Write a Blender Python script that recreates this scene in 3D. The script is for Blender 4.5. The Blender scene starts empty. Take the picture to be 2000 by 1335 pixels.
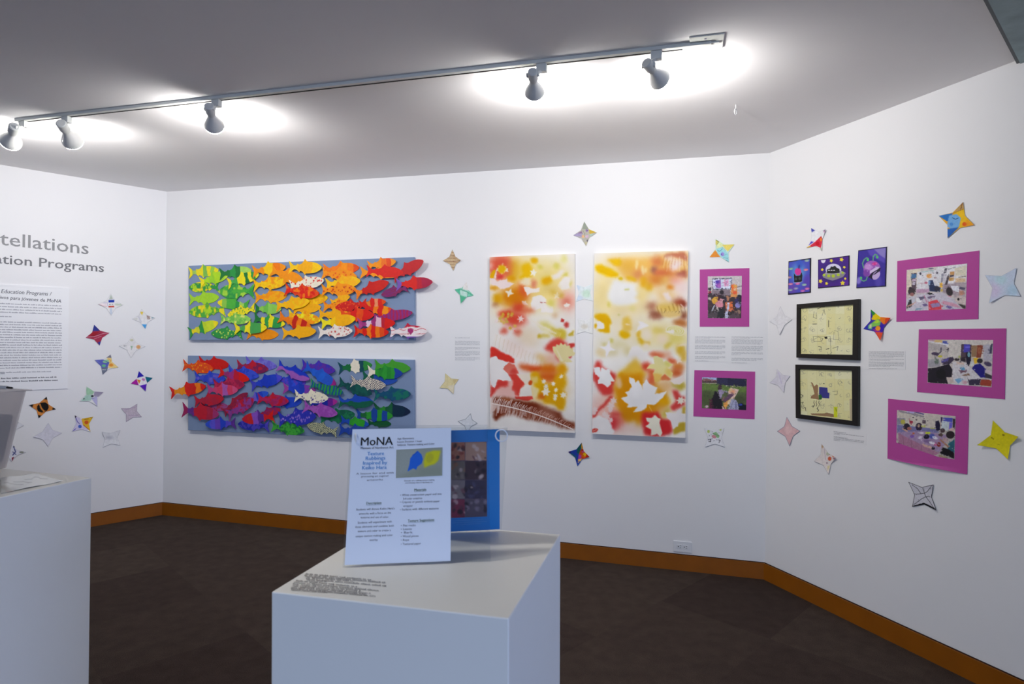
import bpy, math, random
import numpy as np
from mathutils import Vector, Matrix

# ---------------------------------------------------------------- camera, world, exposure
scene = bpy.context.scene
col = scene.collection
EYE, ROOM_H, BASE_H = 1.45, 2.645, 0.0993
F, ROLL = 1193.3, 0.0129
CR, SR = math.cos(ROLL), math.sin(ROLL)
cam_data = bpy.data.cameras.new('camera')
cam_data.sensor_width = 36.0
cam_data.lens = 36.0 * F / 2000.0
cam_data.clip_start = 0.02
cam_data.dof.use_dof = True
cam_data.dof.focus_distance = 3.9
cam_data.dof.aperture_fstop = 7.0
cam = bpy.data.objects.new('camera', cam_data)
col.objects.link(cam)
cam.matrix_world = Matrix(((CR, -SR, 0, 0), (0, 0, -1, 0), (SR, CR, 0, EYE), (0, 0, 0, 1)))
scene.camera = cam

world = bpy.data.worlds.new('daylight')
scene.world = world
world.use_nodes = True
wbg = world.node_tree.nodes['Background']
wbg.inputs[0].default_value = (0.66, 0.77, 1.0, 1)
wbg.inputs[1].default_value = 0.15
LAMP_POWER = 530.0          # emission of each glowing bulb face
scene.view_settings.view_transform = 'Standard'
scene.view_settings.look = 'None'
scene.view_settings.gamma = 1.0
scene.view_settings.use_curve_mapping = False
scene.view_settings.exposure = 0.0

# daylight from the tall windows of the hall behind the viewer
def area_light(name, loc, target, size, power, color, spread=64):
    ld = bpy.data.lights.new(name, 'AREA')
    ld.shape = 'RECTANGLE'; ld.size, ld.size_y = size; ld.energy = power; ld.color = color; ld.spread = math.radians(spread)
    o = bpy.data.objects.new(name, ld); col.objects.link(o)
    o.location = loc
    o.rotation_euler = (Vector(target) - Vector(loc)).to_track_quat('-Z', 'Y').to_euler()
    return o
area_light('window_daylight', (4.6, -3.6, 1.45), (-0.3, 1.5, 0.3), (3.6, 1.6), 34, (0.48, 0.61, 1.0))
area_light('window_daylight', (-2.0, -5.5, 1.4), (0.0, 1.2, 0.5), (4.0, 1.6), 18, (0.58, 0.73, 1.0))
# added fill light for the pedestal top, above and left of the viewer
area_light('pedestal_fill_light', (-1.3, 1.25, 2.58), (-0.2, 1.2, 1.0), (0.10, 0.10), 4, (1.0, 0.97, 0.91), 100)

# ---------------------------------------------------------------- planes and projection
def ray(px, py):
    dx, dy = px - 1000.0, py - 667.5
    return Vector(((dx * CR + dy * SR) / F, 1.0, (dx * SR - dy * CR) / F))
EYEV = Vector((0, 0, EYE))
class Plane:
    def __init__(s, o, ex, ez):
        s.o = Vector(o); s.ex = Vector(ex).normalized(); s.ez = Vector(ez).normalized()
        s.n = s.ex.cross(s.ez).normalized()
    def hit(s, px, py, d=0.0):
        r = ray(px, py); o = s.o + s.n * d
        t = (o - EYEV).dot(s.n) / r.dot(s.n)
        p = EYEV + r * t - o
        return p.dot(s.ex), p.dot(s.ez)
    def pt(s, a, b, d=0.0):
        return s.o + s.ex * a + s.ez * b + s.n * d
    def mat(s, a, b, d=0.0):
        p = s.pt(a, b, d); x, y, z = s.ex, -s.n, s.ez
        return Matrix(((x.x, y.x, z.x, p.x), (x.y, y.y, z.y, p.y), (x.z, y.z, z.z, p.z), (0, 0, 0, 1)))
    def pix(s, a, b, d):
        a = np.asarray(a, float); b = np.asarray(b, float)
        P = [s.o[i] + s.ex[i] * a + s.ez[i] * b + s.n[i] * d for i in range(3)]
        u = F * P[0] / P[1]; v = -F * (P[2] - EYE) / P[1]
        return 1000 + u * CR - v * SR, 667.5 + u * SR + v * CR
A2 = Vector((-2.846, 5.0086, 0)); B2 = Vector((1.5878, 3.7963, 0))
UP = Vector((0, 0, 1))
LEFT = Plane(A2, (0.7187, 0.6953, 0), UP)
BACK = Plane(A2, B2 - A2, UP)
RIGHT = Plane(B2, (0.3642, -0.9313, 0), UP)
CEIL = Plane((0, 0, ROOM_H), (1, 0, 0), (0, 1, 0))     # n = +z
def on_level(px, py, z):
    r = ray(px, py); t = (z - EYE) / r.z
    return EYEV + r * t

# ---------------------------------------------------------------- materials
def srgb(h):
    c = [int(h[i:i + 2], 16) / 255 for i in (0, 2, 4)]
    return [x / 12.92 if x <= .04045 else ((x + .055) / 1.055) ** 2.4 for x in c]
MATS = {}
def material(name, hexc, rough=.6, metal=0.0, noise=0.0, scale=20.0, bump=0.0, bscale=200.0, spec=.4, emit=None, trans=0.0):
    if name in MATS: return MATS[name]
    m = bpy.data.materials.new(name); m.use_nodes = True
    nt = m.node_tree; b = nt.nodes['Principled BSDF']
    c = srgb(hexc) + [1]
    b.inputs['Base Color'].default_value = c
    b.inputs['Roughness'].default_value = rough
    b.inputs['Metallic'].default_value = metal
    b.inputs['Specular IOR Level'].default_value = spec
    if trans: b.inputs['Transmission Weight'].default_value = trans
    tc = nt.nodes.new('ShaderNodeTexCoord')
    nz = nt.nodes.new('ShaderNodeTexNoise'); nz.inputs['Scale'].default_value = scale; nz.inputs['Detail'].default_value = 5
    nt.links.new(tc.outputs['Object'], nz.inputs['Vector'])
    rp = nt.nodes.new('ShaderNodeMixRGB'); rp.blend_type = 'MIX'
    rp.inputs[1].default_value = [x * (1 - noise) for x in c[:3]] + [1]
    rp.inputs[2].default_value = [min(1, x * (1 + noise)) for x in c[:3]] + [1]
    nt.links.new(nz.outputs['Fac'], rp.inputs[0])
    nt.links.new(rp.outputs[0], b.inputs['Base Color'])
    if bump:
        n2 = nt.nodes.new('ShaderNodeTexNoise'); n2.inputs['Scale'].default_value = bscale; n2.inputs['Detail'].default_value = 3
        nt.links.new(tc.outputs['Object'], n2.inputs['Vector'])
        bp = nt.nodes.new('ShaderNodeBump'); bp.inputs['Strength'].default_value = bump; bp.inputs['Distance'].default_value = .002
        nt.links.new(n2.outputs['Fac'], bp.inputs['Height']); nt.links.new(bp.outputs[0], b.inputs['Normal'])
    if emit:
        b.inputs['Emission Color'].default_value = emit[0] + [1]; b.inputs['Emission Strength'].default_value = emit[1]
    MATS[name] = m
    return m
def pigment(name, rough=.6, spec=.3):
    if name in MATS: return MATS[name]
    m = bpy.data.materials.new(name); m.use_nodes = True
    nt = m.node_tree; b = nt.nodes['Principled BSDF']
    at = nt.nodes.new('ShaderNodeAttribute'); at.attribute_name = 'Col'
    tc = nt.nodes.new('ShaderNodeTexCoord')
    nz = nt.nodes.new('ShaderNodeTexNoise'); nz.inputs['Scale'].default_value = 350; nz.inputs['Detail'].default_value = 2
    nt.links.new(tc.outputs['Object'], nz.inputs['Vector'])
    mr = nt.nodes.new('ShaderNodeMapRange'); mr.inputs['To Min'].default_value = .93; mr.inputs['To Max'].default_value = 1.05
    nt.links.new(nz.outputs['Fac'], mr.inputs['Value'])
    mx = nt.nodes.new('ShaderNodeMixRGB'); mx.blend_type = 'MULTIPLY'; mx.inputs[0].default_value = 1
    nt.links.new(at.outputs['Color'], mx.inputs[1]); nt.links.new(mr.outputs[0], mx.inputs[2])
    nt.links.new(mx.outputs[0], b.inputs['Base Color'])
    b.inputs['Roughness'].default_value = rough; b.inputs['Specular IOR Level'].default_value = spec
    MATS[name] = m
    return m
def clear_plastic(name, tint, gloss=.10):
    m = bpy.data.materials.new(name); m.use_nodes = True
    nt = m.node_tree; nt.nodes.remove(nt.nodes['Principled BSDF'])
    out = nt.nodes['Material Output']
    t = nt.nodes.new('ShaderNodeBsdfTransparent'); t.inputs[0].default_value = tint
    g = nt.nodes.new('ShaderNodeBsdfGlossy'); g.inputs['Roughness'].default_value = .08
    fr = nt.nodes.new('ShaderNodeLayerWeight'); fr.inputs['Blend'].default_value = .5
    pw = nt.nodes.new('ShaderNodeMath'); pw.operation = 'POWER'; pw.inputs[1].default_value = 5.0
    nt.links.new(fr.outputs['Facing'], pw.inputs[0])
    mt = nt.nodes.new('ShaderNodeMath'); mt.operation = 'MULTIPLY_ADD'; mt.inputs[1].default_value = .8; mt.inputs[2].default_value = gloss * .5
    nt.links.new(pw.outputs[0], mt.inputs[0])
    mx = nt.nodes.new('ShaderNodeMixShader')
    nt.links.new(mt.outputs[0], mx.inputs[0]); nt.links.new(t.outputs[0], mx.inputs[1]); nt.links.new(g.outputs[0], mx.inputs[2])
    nt.links.new(mx.outputs[0], out.inputs['Surface'])
    return m

# ---------------------------------------------------------------- object helpers
def tag(o, label=None, cat=None, group=None, kind=None):
    if label: o['label'] = label
    if cat: o['category'] = cat
    if group: o['group'] = group
    if kind: o['kind'] = kind
    return o
def thing(name, label, cat, mat, group=None):
    o = bpy.data.objects.new(name, None); col.objects.link(o)
    o.empty_display_size = .05
    o.matrix_world = mat
    return tag(o, label, cat, group)
def link(name, me, mat=None, parent=None, m=None):
    o = bpy.data.objects.new(name, me); col.objects.link(o)
    if parent is not None: o.parent = parent
    if mat is not None: o.matrix_world = mat
    if m: me.materials.append(m)
    return o
def mesh(name, verts, faces, cols=None, smooth=False):
    me = bpy.data.meshes.new(name)
    me.from_pydata([tuple(v) for v in verts], [], [tuple(f) for f in faces])
    if cols is not None:
        at = me.color_attributes.new('Col', 'FLOAT_COLOR', 'POINT')
        c = np.ones((len(verts), 4), np.float32); c[:, :3] = cols
        at.data.foreach_set('color', c.ravel())
    if smooth:
        for p in me.polygons: p.use_smooth = True
    me.update()
    return me
class MB:
    def __init__(s): s.v = []; s.f = []
    def box(s, x0, x1, y0, y1, z0, z1):
        n = len(s.v)
        s.v += [(x0, y0, z0), (x1, y0, z0), (x1, y1, z0), (x0, y1, z0), (x0, y0, z1), (x1, y0, z1), (x1, y1, z1), (x0, y1, z1)]
        s.f += [tuple(n + i for i in q) for q in ((0, 3, 2, 1), (4, 5, 6, 7), (0, 1, 5, 4), (1, 2, 6, 5), (2, 3, 7, 6), (3, 0, 4, 7))]
        return s
    def prism(s, pts, z0, z1):
        n = len(s.v); k = len(pts)
        s.v += [(p[0], p[1], z0) for p in pts] + [(p[0], p[1], z1) for p in pts]
        s.f += [tuple(n + i for i in reversed(range(k))), tuple(n + k + i for i in range(k))]
        s.f += [(n + i, n + (i + 1) % k, n + k + (i + 1) % k, n + k + i) for i in range(k)]
        return s
    def lathe(s, p, axis, prof, seg=32, caps=True):
        a = Vector(axis).normalized(); u = a.orthogonal().normalized(); w = a.cross(u); p = Vector(p)
        n = len(s.v)
        for (h, r) in prof:
            for i in range(seg):
                t = 2 * math.pi * i / seg
                s.v.append(tuple(p + a * h + (u * math.cos(t) + w * math.sin(t)) * r))
        for j in range(len(prof) - 1):
            for i in range(seg):
                k = (i + 1) % seg
                s.f.append((n + j * seg + i, n + j * seg + k, n + (j + 1) * seg + k, n + (j + 1) * seg + i))
        if caps:
            s.f.append(tuple(n + i for i in reversed(range(seg))))
            m = n + (len(prof) - 1) * seg
            s.f.append(tuple(m + i for i in range(seg)))
        return s
    def bar(s, p, q, r, seg=12): 
        p = Vector(p); q = Vector(q)
        return s.lathe(p, q - p, [(0, r), ((q - p).length, r)], seg)
    def torus(s, c, axis, R, r, seg=40, ts=10, arc=1.0):
        a = Vector(axis).normalized(); u = a.orthogonal().normalized(); w = a.cross(u); c = Vector(c); n = len(s.v)
        for i in range(seg):
            t = 2 * math.pi * arc * i / seg; d = u * math.cos(t) + w * math.sin(t)
            for j in range(ts):
                q = 2 * math.pi * j / ts
                s.v.append(tuple(c + d * (R + r * math.cos(q)) + a * r * math.sin(q)))
        for i in range(seg if arc == 1.0 else seg - 1):
            for j in range(ts):
                s.f.append((n + i * ts + j, n + ((i + 1) % seg) * ts + j, n + ((i + 1) % seg) * ts + (j + 1) % ts, n + i * ts + (j + 1) % ts))
        return s
    def me(s, name, smooth=False): return mesh(name, s.v, s.f, smooth=smooth)
def bevel(o, w, seg=2):
    b = o.modifiers.new('bevel', 'BEVEL'); b.width = w; b.segments = seg; b.limit_method = 'ANGLE'; b.angle_limit = math.radians(40)
    return o
def autosmooth(me, deg=35):
    for p in me.polygons: p.use_smooth = True
    try: me.set_sharp_from_angle(angle=math.radians(deg))
    except Exception: pass
    return me

# ---------------------------------------------------------------- setting: room shell
WALL = material('painted_plaster', 'efeeef', .9, noise=.012, scale=2.5, bump=.02, bscale=160, spec=.08)
CEILM = material('ceiling_paint', 'f4f2f3', .85, noise=.015, scale=3, bump=.1, bscale=300, spec=.1)
WOOD = material('orange_stained_wood', '8f5008', .38, noise=.22, scale=9, spec=.45)
TOPGAP = material('dark_caulk_line', '2a0d05', .7)

def carpet():
    m = bpy.data.materials.new('carpet_tiles'); m.use_nodes = True
    nt = m.node_tree; b = nt.nodes['Principled BSDF']; L = nt.links
    tc = nt.nodes.new('ShaderNodeTexCoord'); mp = nt.nodes.new('ShaderNodeMapping')
    mp.inputs['Rotation'].default_value = (0, 0, math.radians(-45)); mp.inputs['Scale'].default_value = (1 / .61, 1 / .61, 1)
    L.new(tc.outputs['Object'], mp.inputs['Vector'])
    fl = nt.nodes.new('ShaderNodeVectorMath'); fl.operation = 'FLOOR'; L.new(mp.outputs[0], fl.inputs[0])
    wn = nt.nodes.new('ShaderNodeTexWhiteNoise'); L.new(fl.outputs[0], wn.inputs['Vector'])
    nz = nt.nodes.new('ShaderNodeTexNoise'); nz.inputs['Scale'].default_value = 330; nz.inputs['Detail'].default_value = 4
    L.new(tc.outputs['Object'], nz.inputs['Vector'])
    n3 = nt.nodes.new('ShaderNodeTexNoise'); n3.inputs['Scale'].default_value = 14; n3.inputs['Detail'].default_value = 6
    L.new(tc.outputs['Object'], n3.inputs['Vector'])
    m1 = nt.nodes.new('ShaderNodeMixRGB'); m1.inputs[1].default_value = srgb('392f2b') + [1]; m1.inputs[2].default_value = srgb('443a34') + [1]
    L.new(wn.outputs['Value'], m1.inputs[0])
    mr = nt.nodes.new('ShaderNodeMapRange'); mr.inputs['From Min'].default_value = .3; mr.inputs['From Max'].default_value = .7
    mr.inputs['To Min'].default_value = .55; mr.inputs['To Max'].default_value = 1.5; L.new(nz.outputs['Fac'], mr.inputs['Value'])
    mr3 = nt.nodes.new('ShaderNodeMapRange'); mr3.inputs['From Min'].default_value = .3; mr3.inputs['From Max'].default_value = .7
    mr3.inputs['To Min'].default_value = .85; mr3.inputs['To Max'].default_value = 1.15; L.new(n3.outputs['Fac'], mr3.inputs['Value'])
    m2 = nt.nodes.new('ShaderNodeMixRGB'); m2.blend_type = 'MULTIPLY'; m2.inputs[0].default_value = 1
    L.new(m1.outputs[0], m2.inputs[1]); L.new(mr.outputs[0], m2.inputs[2])
    m3 = nt.nodes.new('ShaderNodeMixRGB'); m3.blend_type = 'MULTIPLY'; m3.inputs[0].default_value = 1
    L.new(m2.outputs[0], m3.inputs[1]); L.new(mr3.outputs[0], m3.inputs[2])
    L.new(m3.outputs[0], b.inputs['Base Color'])
    bp = nt.nodes.new('ShaderNodeBump'); bp.inputs['Strength'].default_value = .5; bp.inputs['Distance'].default_value = .004
    L.new(nz.outputs['Fac'], bp.inputs['Height']); L.new(bp.outputs[0], b.inputs['Normal'])
    b.inputs['Roughness'].default_value = .95; b.inputs['Specular IOR Level'].default_value = .1
    return m
def struct(name, me, m):
    o = link(name, me, m=m); o['kind'] = 'structure'; return o
LL, RL = 5.2, 5.0      # lengths of the side walls
Lend = LEFT.pt(-LL, 0); Rend = RIGHT.pt(RL, 0)
foot = [(Lend.x, Lend.y), (A2.x, A2.y), (B2.x, B2.y), (Rend.x, Rend.y), (Rend.x, -6.5), (Lend.x, -6.5)]
out = .12
pl = [(p[0] * 1.0, p[1]) for p in foot]
pl2 = [(pl[0][0] - .1, pl[0][1]), (A2.x - .05, A2.y + out), (B2.x + .05, B2.y + out), (Rend.x + .1, Rend.y), (Rend.x + .1, -6.5), (Lend.x - .1, -6.5)]
fl = struct('floor', MB().prism(pl2[::-1], -.1, 0).me('floor'), carpet())
ce = struct('ceiling', MB().prism(pl2[::-1], ROOM_H, ROOM_H + .1).me('ceiling'), CEILM)
def wall(name, P, a0, a1):
    q = [P.pt(a0, 0), P.pt(a1, 0), P.pt(a1, 0, -.12), P.pt(a0, 0, -.12)]
    return struct(name, MB().prism([(v.x, v.y) for v in q], 0, ROOM_H).me(name), WALL)
backlen = (B2 - A2).length
wall('wall_left', LEFT, -LL, 0)
wall('wall_back', BACK, 0, backlen)
wall('wall_right', RIGHT, 0, RL)
def baseboard(name, P, a0, a1, e0, e1):
    t = .014
    mb = MB()
    q = [P.pt(a0, 0, .0005), P.pt(a1, 0, .0005), P.pt(a1 + e1, 0, t), P.pt(a0 + e0, 0, t)]
    mb.prism([(v.x, v.y) for v in q], 0, BASE_H)
    o = struct(name, mb.me(name), WOOD)
    g = MB(); q = [P.pt(a0, 0, .0005), P.pt(a1, 0, .0005), P.pt(a1 + e1, 0, .006), P.pt(a0 + e0, 0, .006)]
    g.prism([(v.x, v.y) for v in q], BASE_H, BASE_H + .0035)
    c = link('caulk_line', g.me('caulk_line'), parent=o, m=TOPGAP)
    return o
baseboard('baseboard_left', LEFT, -LL, 0, 0, -.008)
baseboard('baseboard_back', BACK, 0, backlen, .008, -.007)
baseboard('baseboard_right', RIGHT, 0, RL, .007, 0)

# soffit panel along the right edge of the ceiling
e0 = on_level(1965, 70, ROOM_H - .02); sd = Vector((.731, .682, 0))
den = sd.dot(RIGHT.n); tt = (RIGHT.o - e0).dot(RIGHT.n) / den
j = e0 + sd * tt; far = e0 - sd * 4.0; r1 = RIGHT.pt(RL - .1, 0)
SOFF = material('weathered_teal_panel', '93a7ab', .6, noise=.35, scale=14, bump=.3, bscale=60)
struct('trim_1', MB().prism([(j.x, j.y), (r1.x, r1.y), (far.x, far.y)][::-1], ROOM_H - .02, ROOM_H - .0005).me('trim_1'), SOFF)
GAPM = material('shadow_gap_strip', '6a6f72', .7)
gq = [e0 + sd * tt, far, far + Vector((-.682, .731, 0)) * .012, e0 + sd * tt + Vector((-.682, .731, 0)) * .012]
struct('trim_2', MB().prism([(v.x, v.y) for v in gq][::-1], ROOM_H - .016, ROOM_H - .0005).me('trim_2'), GAPM)

# ---------------------------------------------------------------- painter: brush marks on paper, wood and canvas
def vnoise(x, y, seed=0):
    xi = np.floor(x).astype(int); yi = np.floor(y).astype(int); fx = x - xi; fy = y - yi
    fx = fx * fx * (3 - 2 * fx); fy = fy * fy * (3 - 2 * fy)
    def h(a, b):
        n = (a * 374761393 + b * 668265263 + seed * 974711) & 0x7fffffff
        n = ((n ^ (n >> 13)) * 1274126177) & 0x7fffffff
        return ((n ^ (n >> 16)) & 0xffff) / 65535.0
    return (h(xi, yi) * (1 - fx) + h(xi + 1, yi) * fx) * (1 - fy) + (h(xi, yi + 1) * (1 - fx) + h(xi + 1, yi + 1) * fx) * fy
def rgb(h): return np.array([int(h[i:i + 2], 16) / 255 for i in (0, 2, 4)])
def lin(c): return np.where(c <= .04045, c / 12.92, ((np.clip(c, 0, 1) + .055) / 1.055) ** 2.4)
def boxblur(m, r):
    r = max(1, int(round(r)))
    for ax in (0, 1):
        for _ in range(3):
            p = np.pad(m, [(r + 1, r) if i == ax else (0, 0) for i in (0, 1)], mode='edge')
            c = np.cumsum(p, axis=ax)
            n = m.shape[ax]
            m = (np.take(c, range(2 * r + 1, 2 * r + 1 + n), ax) - np.take(c, range(0, n), ax)) / (2 * r + 1)
    return m
class Art:
    def __init__(s, x0, y0, x1, y1, base='efefef', ss=3):
        s.x0, s.y0, s.ss = x0, y0, ss
        s.w = int((x1 - x0) * ss) + 2; s.h = int((y1 - y0) * ss) + 2
        s.im = np.ones((s.h, s.w, 3)) * rgb(base); s.o = (0, 0, 1.0); s.bf = 1.0
    def v(s, ox, oy, sc): s.o = (ox, oy, sc); return s
    def _t(s, pts):
        ox, oy, sc = s.o
        return [((ox + p[0] / sc - s.x0) * s.ss, (oy + p[1] / sc - s.y0) * s.ss) for p in pts]
    def _apply(s, m, x0, y0, c, al):
        h, w = m.shape; X0, Y0 = max(0, x0), max(0, y0); X1, Y1 = min(s.w, x0 + w), min(s.h, y0 + h)
        if X1 <= X0 or Y1 <= Y0: return
        mm = (m[Y0 - y0:Y1 - y0, X0 - x0:X1 - x0] * al)[..., None]
        s.im[Y0:Y1, X0:X1] = s.im[Y0:Y1, X0:X1] * (1 - mm) + rgb(c) * mm
    def P(s, c, pts, blur=0, al=1.0):
        t = s._t(pts); b = blur / s.o[2] * s.ss / 2.0 * (s.bf if blur > 12 else 1)
        x0 = int(min(p[0] for p in t) - 3 * b - 2); x1 = int(max(p[0] for p in t) + 3 * b + 3)
        y0 = int(min(p[1] for p in t) - 3 * b - 2); y1 = int(max(p[1] for p in t) + 3 * b + 3)
        yy, xx = np.mgrid[y0:y1, x0:x1]; xx = xx + .01; yy = yy + .013
        m = np.zeros(xx.shape, bool)
        for i in range(len(t)):
            (ax, ay), (bx, by) = t[i], t[i - 1]
            if ay == by: continue
            m ^= ((ay > yy) != (by > yy)) & (xx < (bx - ax) * (yy - ay) / (by - ay) + ax)
        m = m.astype(float)
        if b > .4: m = boxblur(m, b * .7)
        s._apply(m, x0, y0, c, al); return s
    def E(s, c, cx, cy, rx, ry=None, rot=0, blur=0, al=1.0):
        ry = rx if ry is None else ry; a = math.radians(rot)
        s.P(c, [(cx + rx * math.cos(t) * math.cos(a) - ry * math.sin(t) * math.sin(a), cy + rx * math.cos(t) * math.sin(a) + ry * math.sin(t) * math.cos(a))
                for t in [k * math.pi / 12 for k in range(24)]], blur, al); return s
    def L(s, c, pts, w, al=1.0, blur=0):
        for (ax, ay), (bx, by) in zip(pts, pts[1:]):
            d = math.hypot(bx - ax, by - ay) or 1; nx, ny = -(by - ay) / d * w / 2, (bx - ax) / d * w / 2
            ex, ey = (bx - ax) / d * w * .3, (by - ay) / d * w * .3
            s.P(c, [(ax + nx - ex, ay + ny - ey), (bx + nx + ex, by + ny + ey), (bx - nx + ex, by - ny + ey), (ax - nx - ex, ay - ny - ey)], blur, al)
        return s
    def N(s, amt, cell, seed=1):
        yy, xx = np.mgrid[0:s.h, 0:s.w]
        n = vnoise(xx / (cell * s.ss), yy / (cell * s.ss), seed) + .5 * vnoise(xx / (cell * s.ss) * 2.3, yy / (cell * s.ss) * 2.3, seed + 7) - .75
        s.im = np.clip(s.im * (1 + amt * n[..., None]), 0, 1); return s
    def warp(s, amp, cell, seed=1):
        yy, xx = np.mgrid[0:s.h, 0:s.w]; c = cell * s.ss; a = amp * s.ss
        dx = (vnoise(xx / c, yy / c, seed) + .6 * vnoise(xx / c * 2.7, yy / c * 2.7, seed + 1) - .8) * 2 * a; dy = (vnoise(xx / c, yy / c, seed + 2) + .6 * vnoise(xx / c * 2.7, yy / c * 2.7, seed + 3) - .8) * 2 * a
        s.im = s.im[np.clip(yy + dy, 0, s.h - 1).astype(int), np.clip(xx + dx, 0, s.w - 1).astype(int)]; return s
    def dabs(s, n, reach, r0, r1, seed=1, jit=.12):
        """small brush dabs that pick up nearby colours: the fine clutter of a photograph or a crayon drawing"""
        rg = np.random.RandomState(seed); src = s.im.copy()
        for k in range(n):
            x, y = rg.uniform(2, s.w - 2), rg.uniform(2, s.h - 2)
            xs, ys = int(np.clip(x + rg.normal() * reach * s.ss, 0, s.w - 1)), int(np.clip(y + rg.normal() * reach * s.ss * .7, 0, s.h - 1))
            rx, ry = rg.uniform(r0, r1) * s.ss, rg.uniform(r0, r1) * s.ss * .7
            x0, x1, y0, y1 = int(max(0, x - rx)), int(min(s.w, x + rx + 1)), int(max(0, y - ry)), int(min(s.h, y + ry + 1))
            if x1 <= x0 or y1 <= y0: continue
            Y_, X_ = np.mgrid[y0:y1, x0:x1]; m = np.clip(1.4 - np.hypot((X_ - x) / rx, (Y_ - y) / ry) * 1.2, 0, 1)[..., None] * .85
            c = np.clip(src[ys, xs] * (1 + rg.uniform(-jit, jit) * 1.5) + rg.uniform(-jit, jit, 3) * .25, 0, 1)
            s.im[y0:y1, x0:x1] = s.im[y0:y1, x0:x1] * (1 - m) + c * m
        return s
    def sample(s, px, py):
        x = np.clip((np.asarray(px) - s.x0) * s.ss, 0, s.w - 1.001); y = np.clip((np.asarray(py) - s.y0) * s.ss, 0, s.h - 1.001)
        xi = x.astype(int); yi = y.astype(int); fx = (x - xi)[..., None]; fy = (y - yi)[..., None]
        c = (s.im[yi, xi] * (1 - fx) + s.im[yi, xi + 1] * fx) * (1 - fy) + (s.im[yi + 1, xi] * (1 - fx) + s.im[yi + 1, xi + 1] * fx) * fy
        return lin(c)
MAPLE = [(0, -1), (.1, -.7), (.24, -.74), (.2, -.42), (.45, -.6), (.5, -.45), (.92, -.42), (.74, -.2), (.82, -.05), (.45, .1), (.58, .32), (.2, .28), (.04, .35), (.03, .75)]
MAPLE = MAPLE + [(-x, y) for x, y in MAPLE[::-1]]
def leaf(A, c, cx, cy, r, rot=0, al=1.0, blur=0, shape=None):
    a = math.radians(rot)
    A.P(c, [(cx + r * (x * math.cos(a) - y * math.sin(a)), cy + r * (x * math.sin(a) + y * math.cos(a))) for x, y in (shape or MAPLE)], blur, al)
def burst(n, ri): return [((1 if k % 2 == 0 else ri) * math.sin(math.pi * k / n), -(1 if k % 2 == 0 else ri) * math.cos(math.pi * k / n)) for k in range(2 * n)]

# ---------------------------------------------------------------- builders on planes
def avg(c): return sum(p[0] for p in c) / len(c), sum(p[1] for p in c) / len(c)
def slab(P, corners, d1, d0, art=None, nx=1, ny=1, origin=(0, 0), bow=None, color=None):
    """solid sheet whose face lies at distance d1 from plane P; corners TL,TR,BR,BL in picture pixels"""
    q = [P.hit(x, y, d1) for x, y in corners]
    U, V = np.meshgrid(np.linspace(0, 1, nx + 1), np.linspace(0, 1, ny + 1))
    a = (q[0][0] * (1 - U) + q[1][0] * U) * (1 - V) + (q[3][0] * (1 - U) + q[2][0] * U) * V
    b = (q[0][1] * (1 - U) + q[1][1] * U) * (1 - V) + (q[3][1] * (1 - U) + q[2][1] * U) * V
    d = np.full(a.shape, d1) + (bow(U, V) if bow else 0)
    n = a.size; W = nx + 1
    front = np.stack([a.ravel() - origin[0], -d.ravel(), b.ravel() - origin[1]], 1)
    faces = []
    idx = np.arange(n).reshape(a.shape)
    f = np.stack([idx[:-1, :-1], idx[1:, :-1], idx[1:, 1:], idx[:-1, 1:]], -1).reshape(-1, 4)
    faces = f.tolist()
    rim = list(idx[0, :-1]) + list(idx[:-1, -1]) + list(idx[-1, :0:-1]) + list(idx[:0:-1, 0])
    th = d1 - d0
    back = front[rim].copy(); back[:, 1] += th
    k = len(rim)
    faces += [(int(rim[i]), int(rim[(i + 1) % k]), n + (i + 1) % k, n + i) for i in range(k)]
    faces.append(tuple(n + i for i in range(k)))
    verts = np.concatenate([front, back])
    cols = None
    if art is not None:
        px, py = P.pix(a.ravel(), b.ravel(), d1)
        c = art.sample(px, py)
        cols = np.concatenate([c, np.tile(lin(rgb(color or 'e8e8e8')), (k, 1))])
    return verts, faces, cols
def panel(name, P, corners, d1, d0, parent, m, origin, **kw):
    v, f, c = slab(P, corners, d1, d0, origin=origin, **kw)
    me = mesh(name, v, f, c)
    if kw.get('bow'): autosmooth(me)
    return link(name, me, parent=parent, m=m)
def origin_of(P, corners, d=0): return avg([P.hit(x, y, d) for x, y in corners])
def rows(P, spec, d, origin, seed=0, unit=None, th=.0004):
    """lines of small print: each (x0,y0,x1,y1,h) in picture pixels becomes a row of word-length marks"""
    rnd = random.Random(seed); v = []; f = []
    for (x0, y0, x1, y1, h) in spec:
        a0, b0 = P.hit(x0, y0, d); a1, b1 = P.hit(x1, y1, d); _, bt = P.hit(x0, y0 - h, d)
        L = math.hypot(a1 - a0, b1 - b0); hh = abs(bt - b0); t = 0; u = hh * 1.0
        while t < L:
            ux, uy = (a1 - a0) / L, (b1 - b0) / L
            for q_ in range(rnd.randint(2, 9)):
                w = u * rnd.choice((.35, .5, .5, .6)); g = .72 if rnd.random() < .7 else 1.0
                if t + w > L: t = L; break
                n = len(v)
                for (s_, r_) in ((t, 0), (t + w, 0), (t + w, g), (t, g)):
                    v.append((a0 + ux * s_ - origin[0], -d, b0 + uy * s_ + r_ * hh - origin[1]))
                f.append((n, n + 1, n + 2, n + 3)); t += w + u * .16
            t += u * .5
    return mesh('text', v, f)
_fonts = {}
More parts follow.
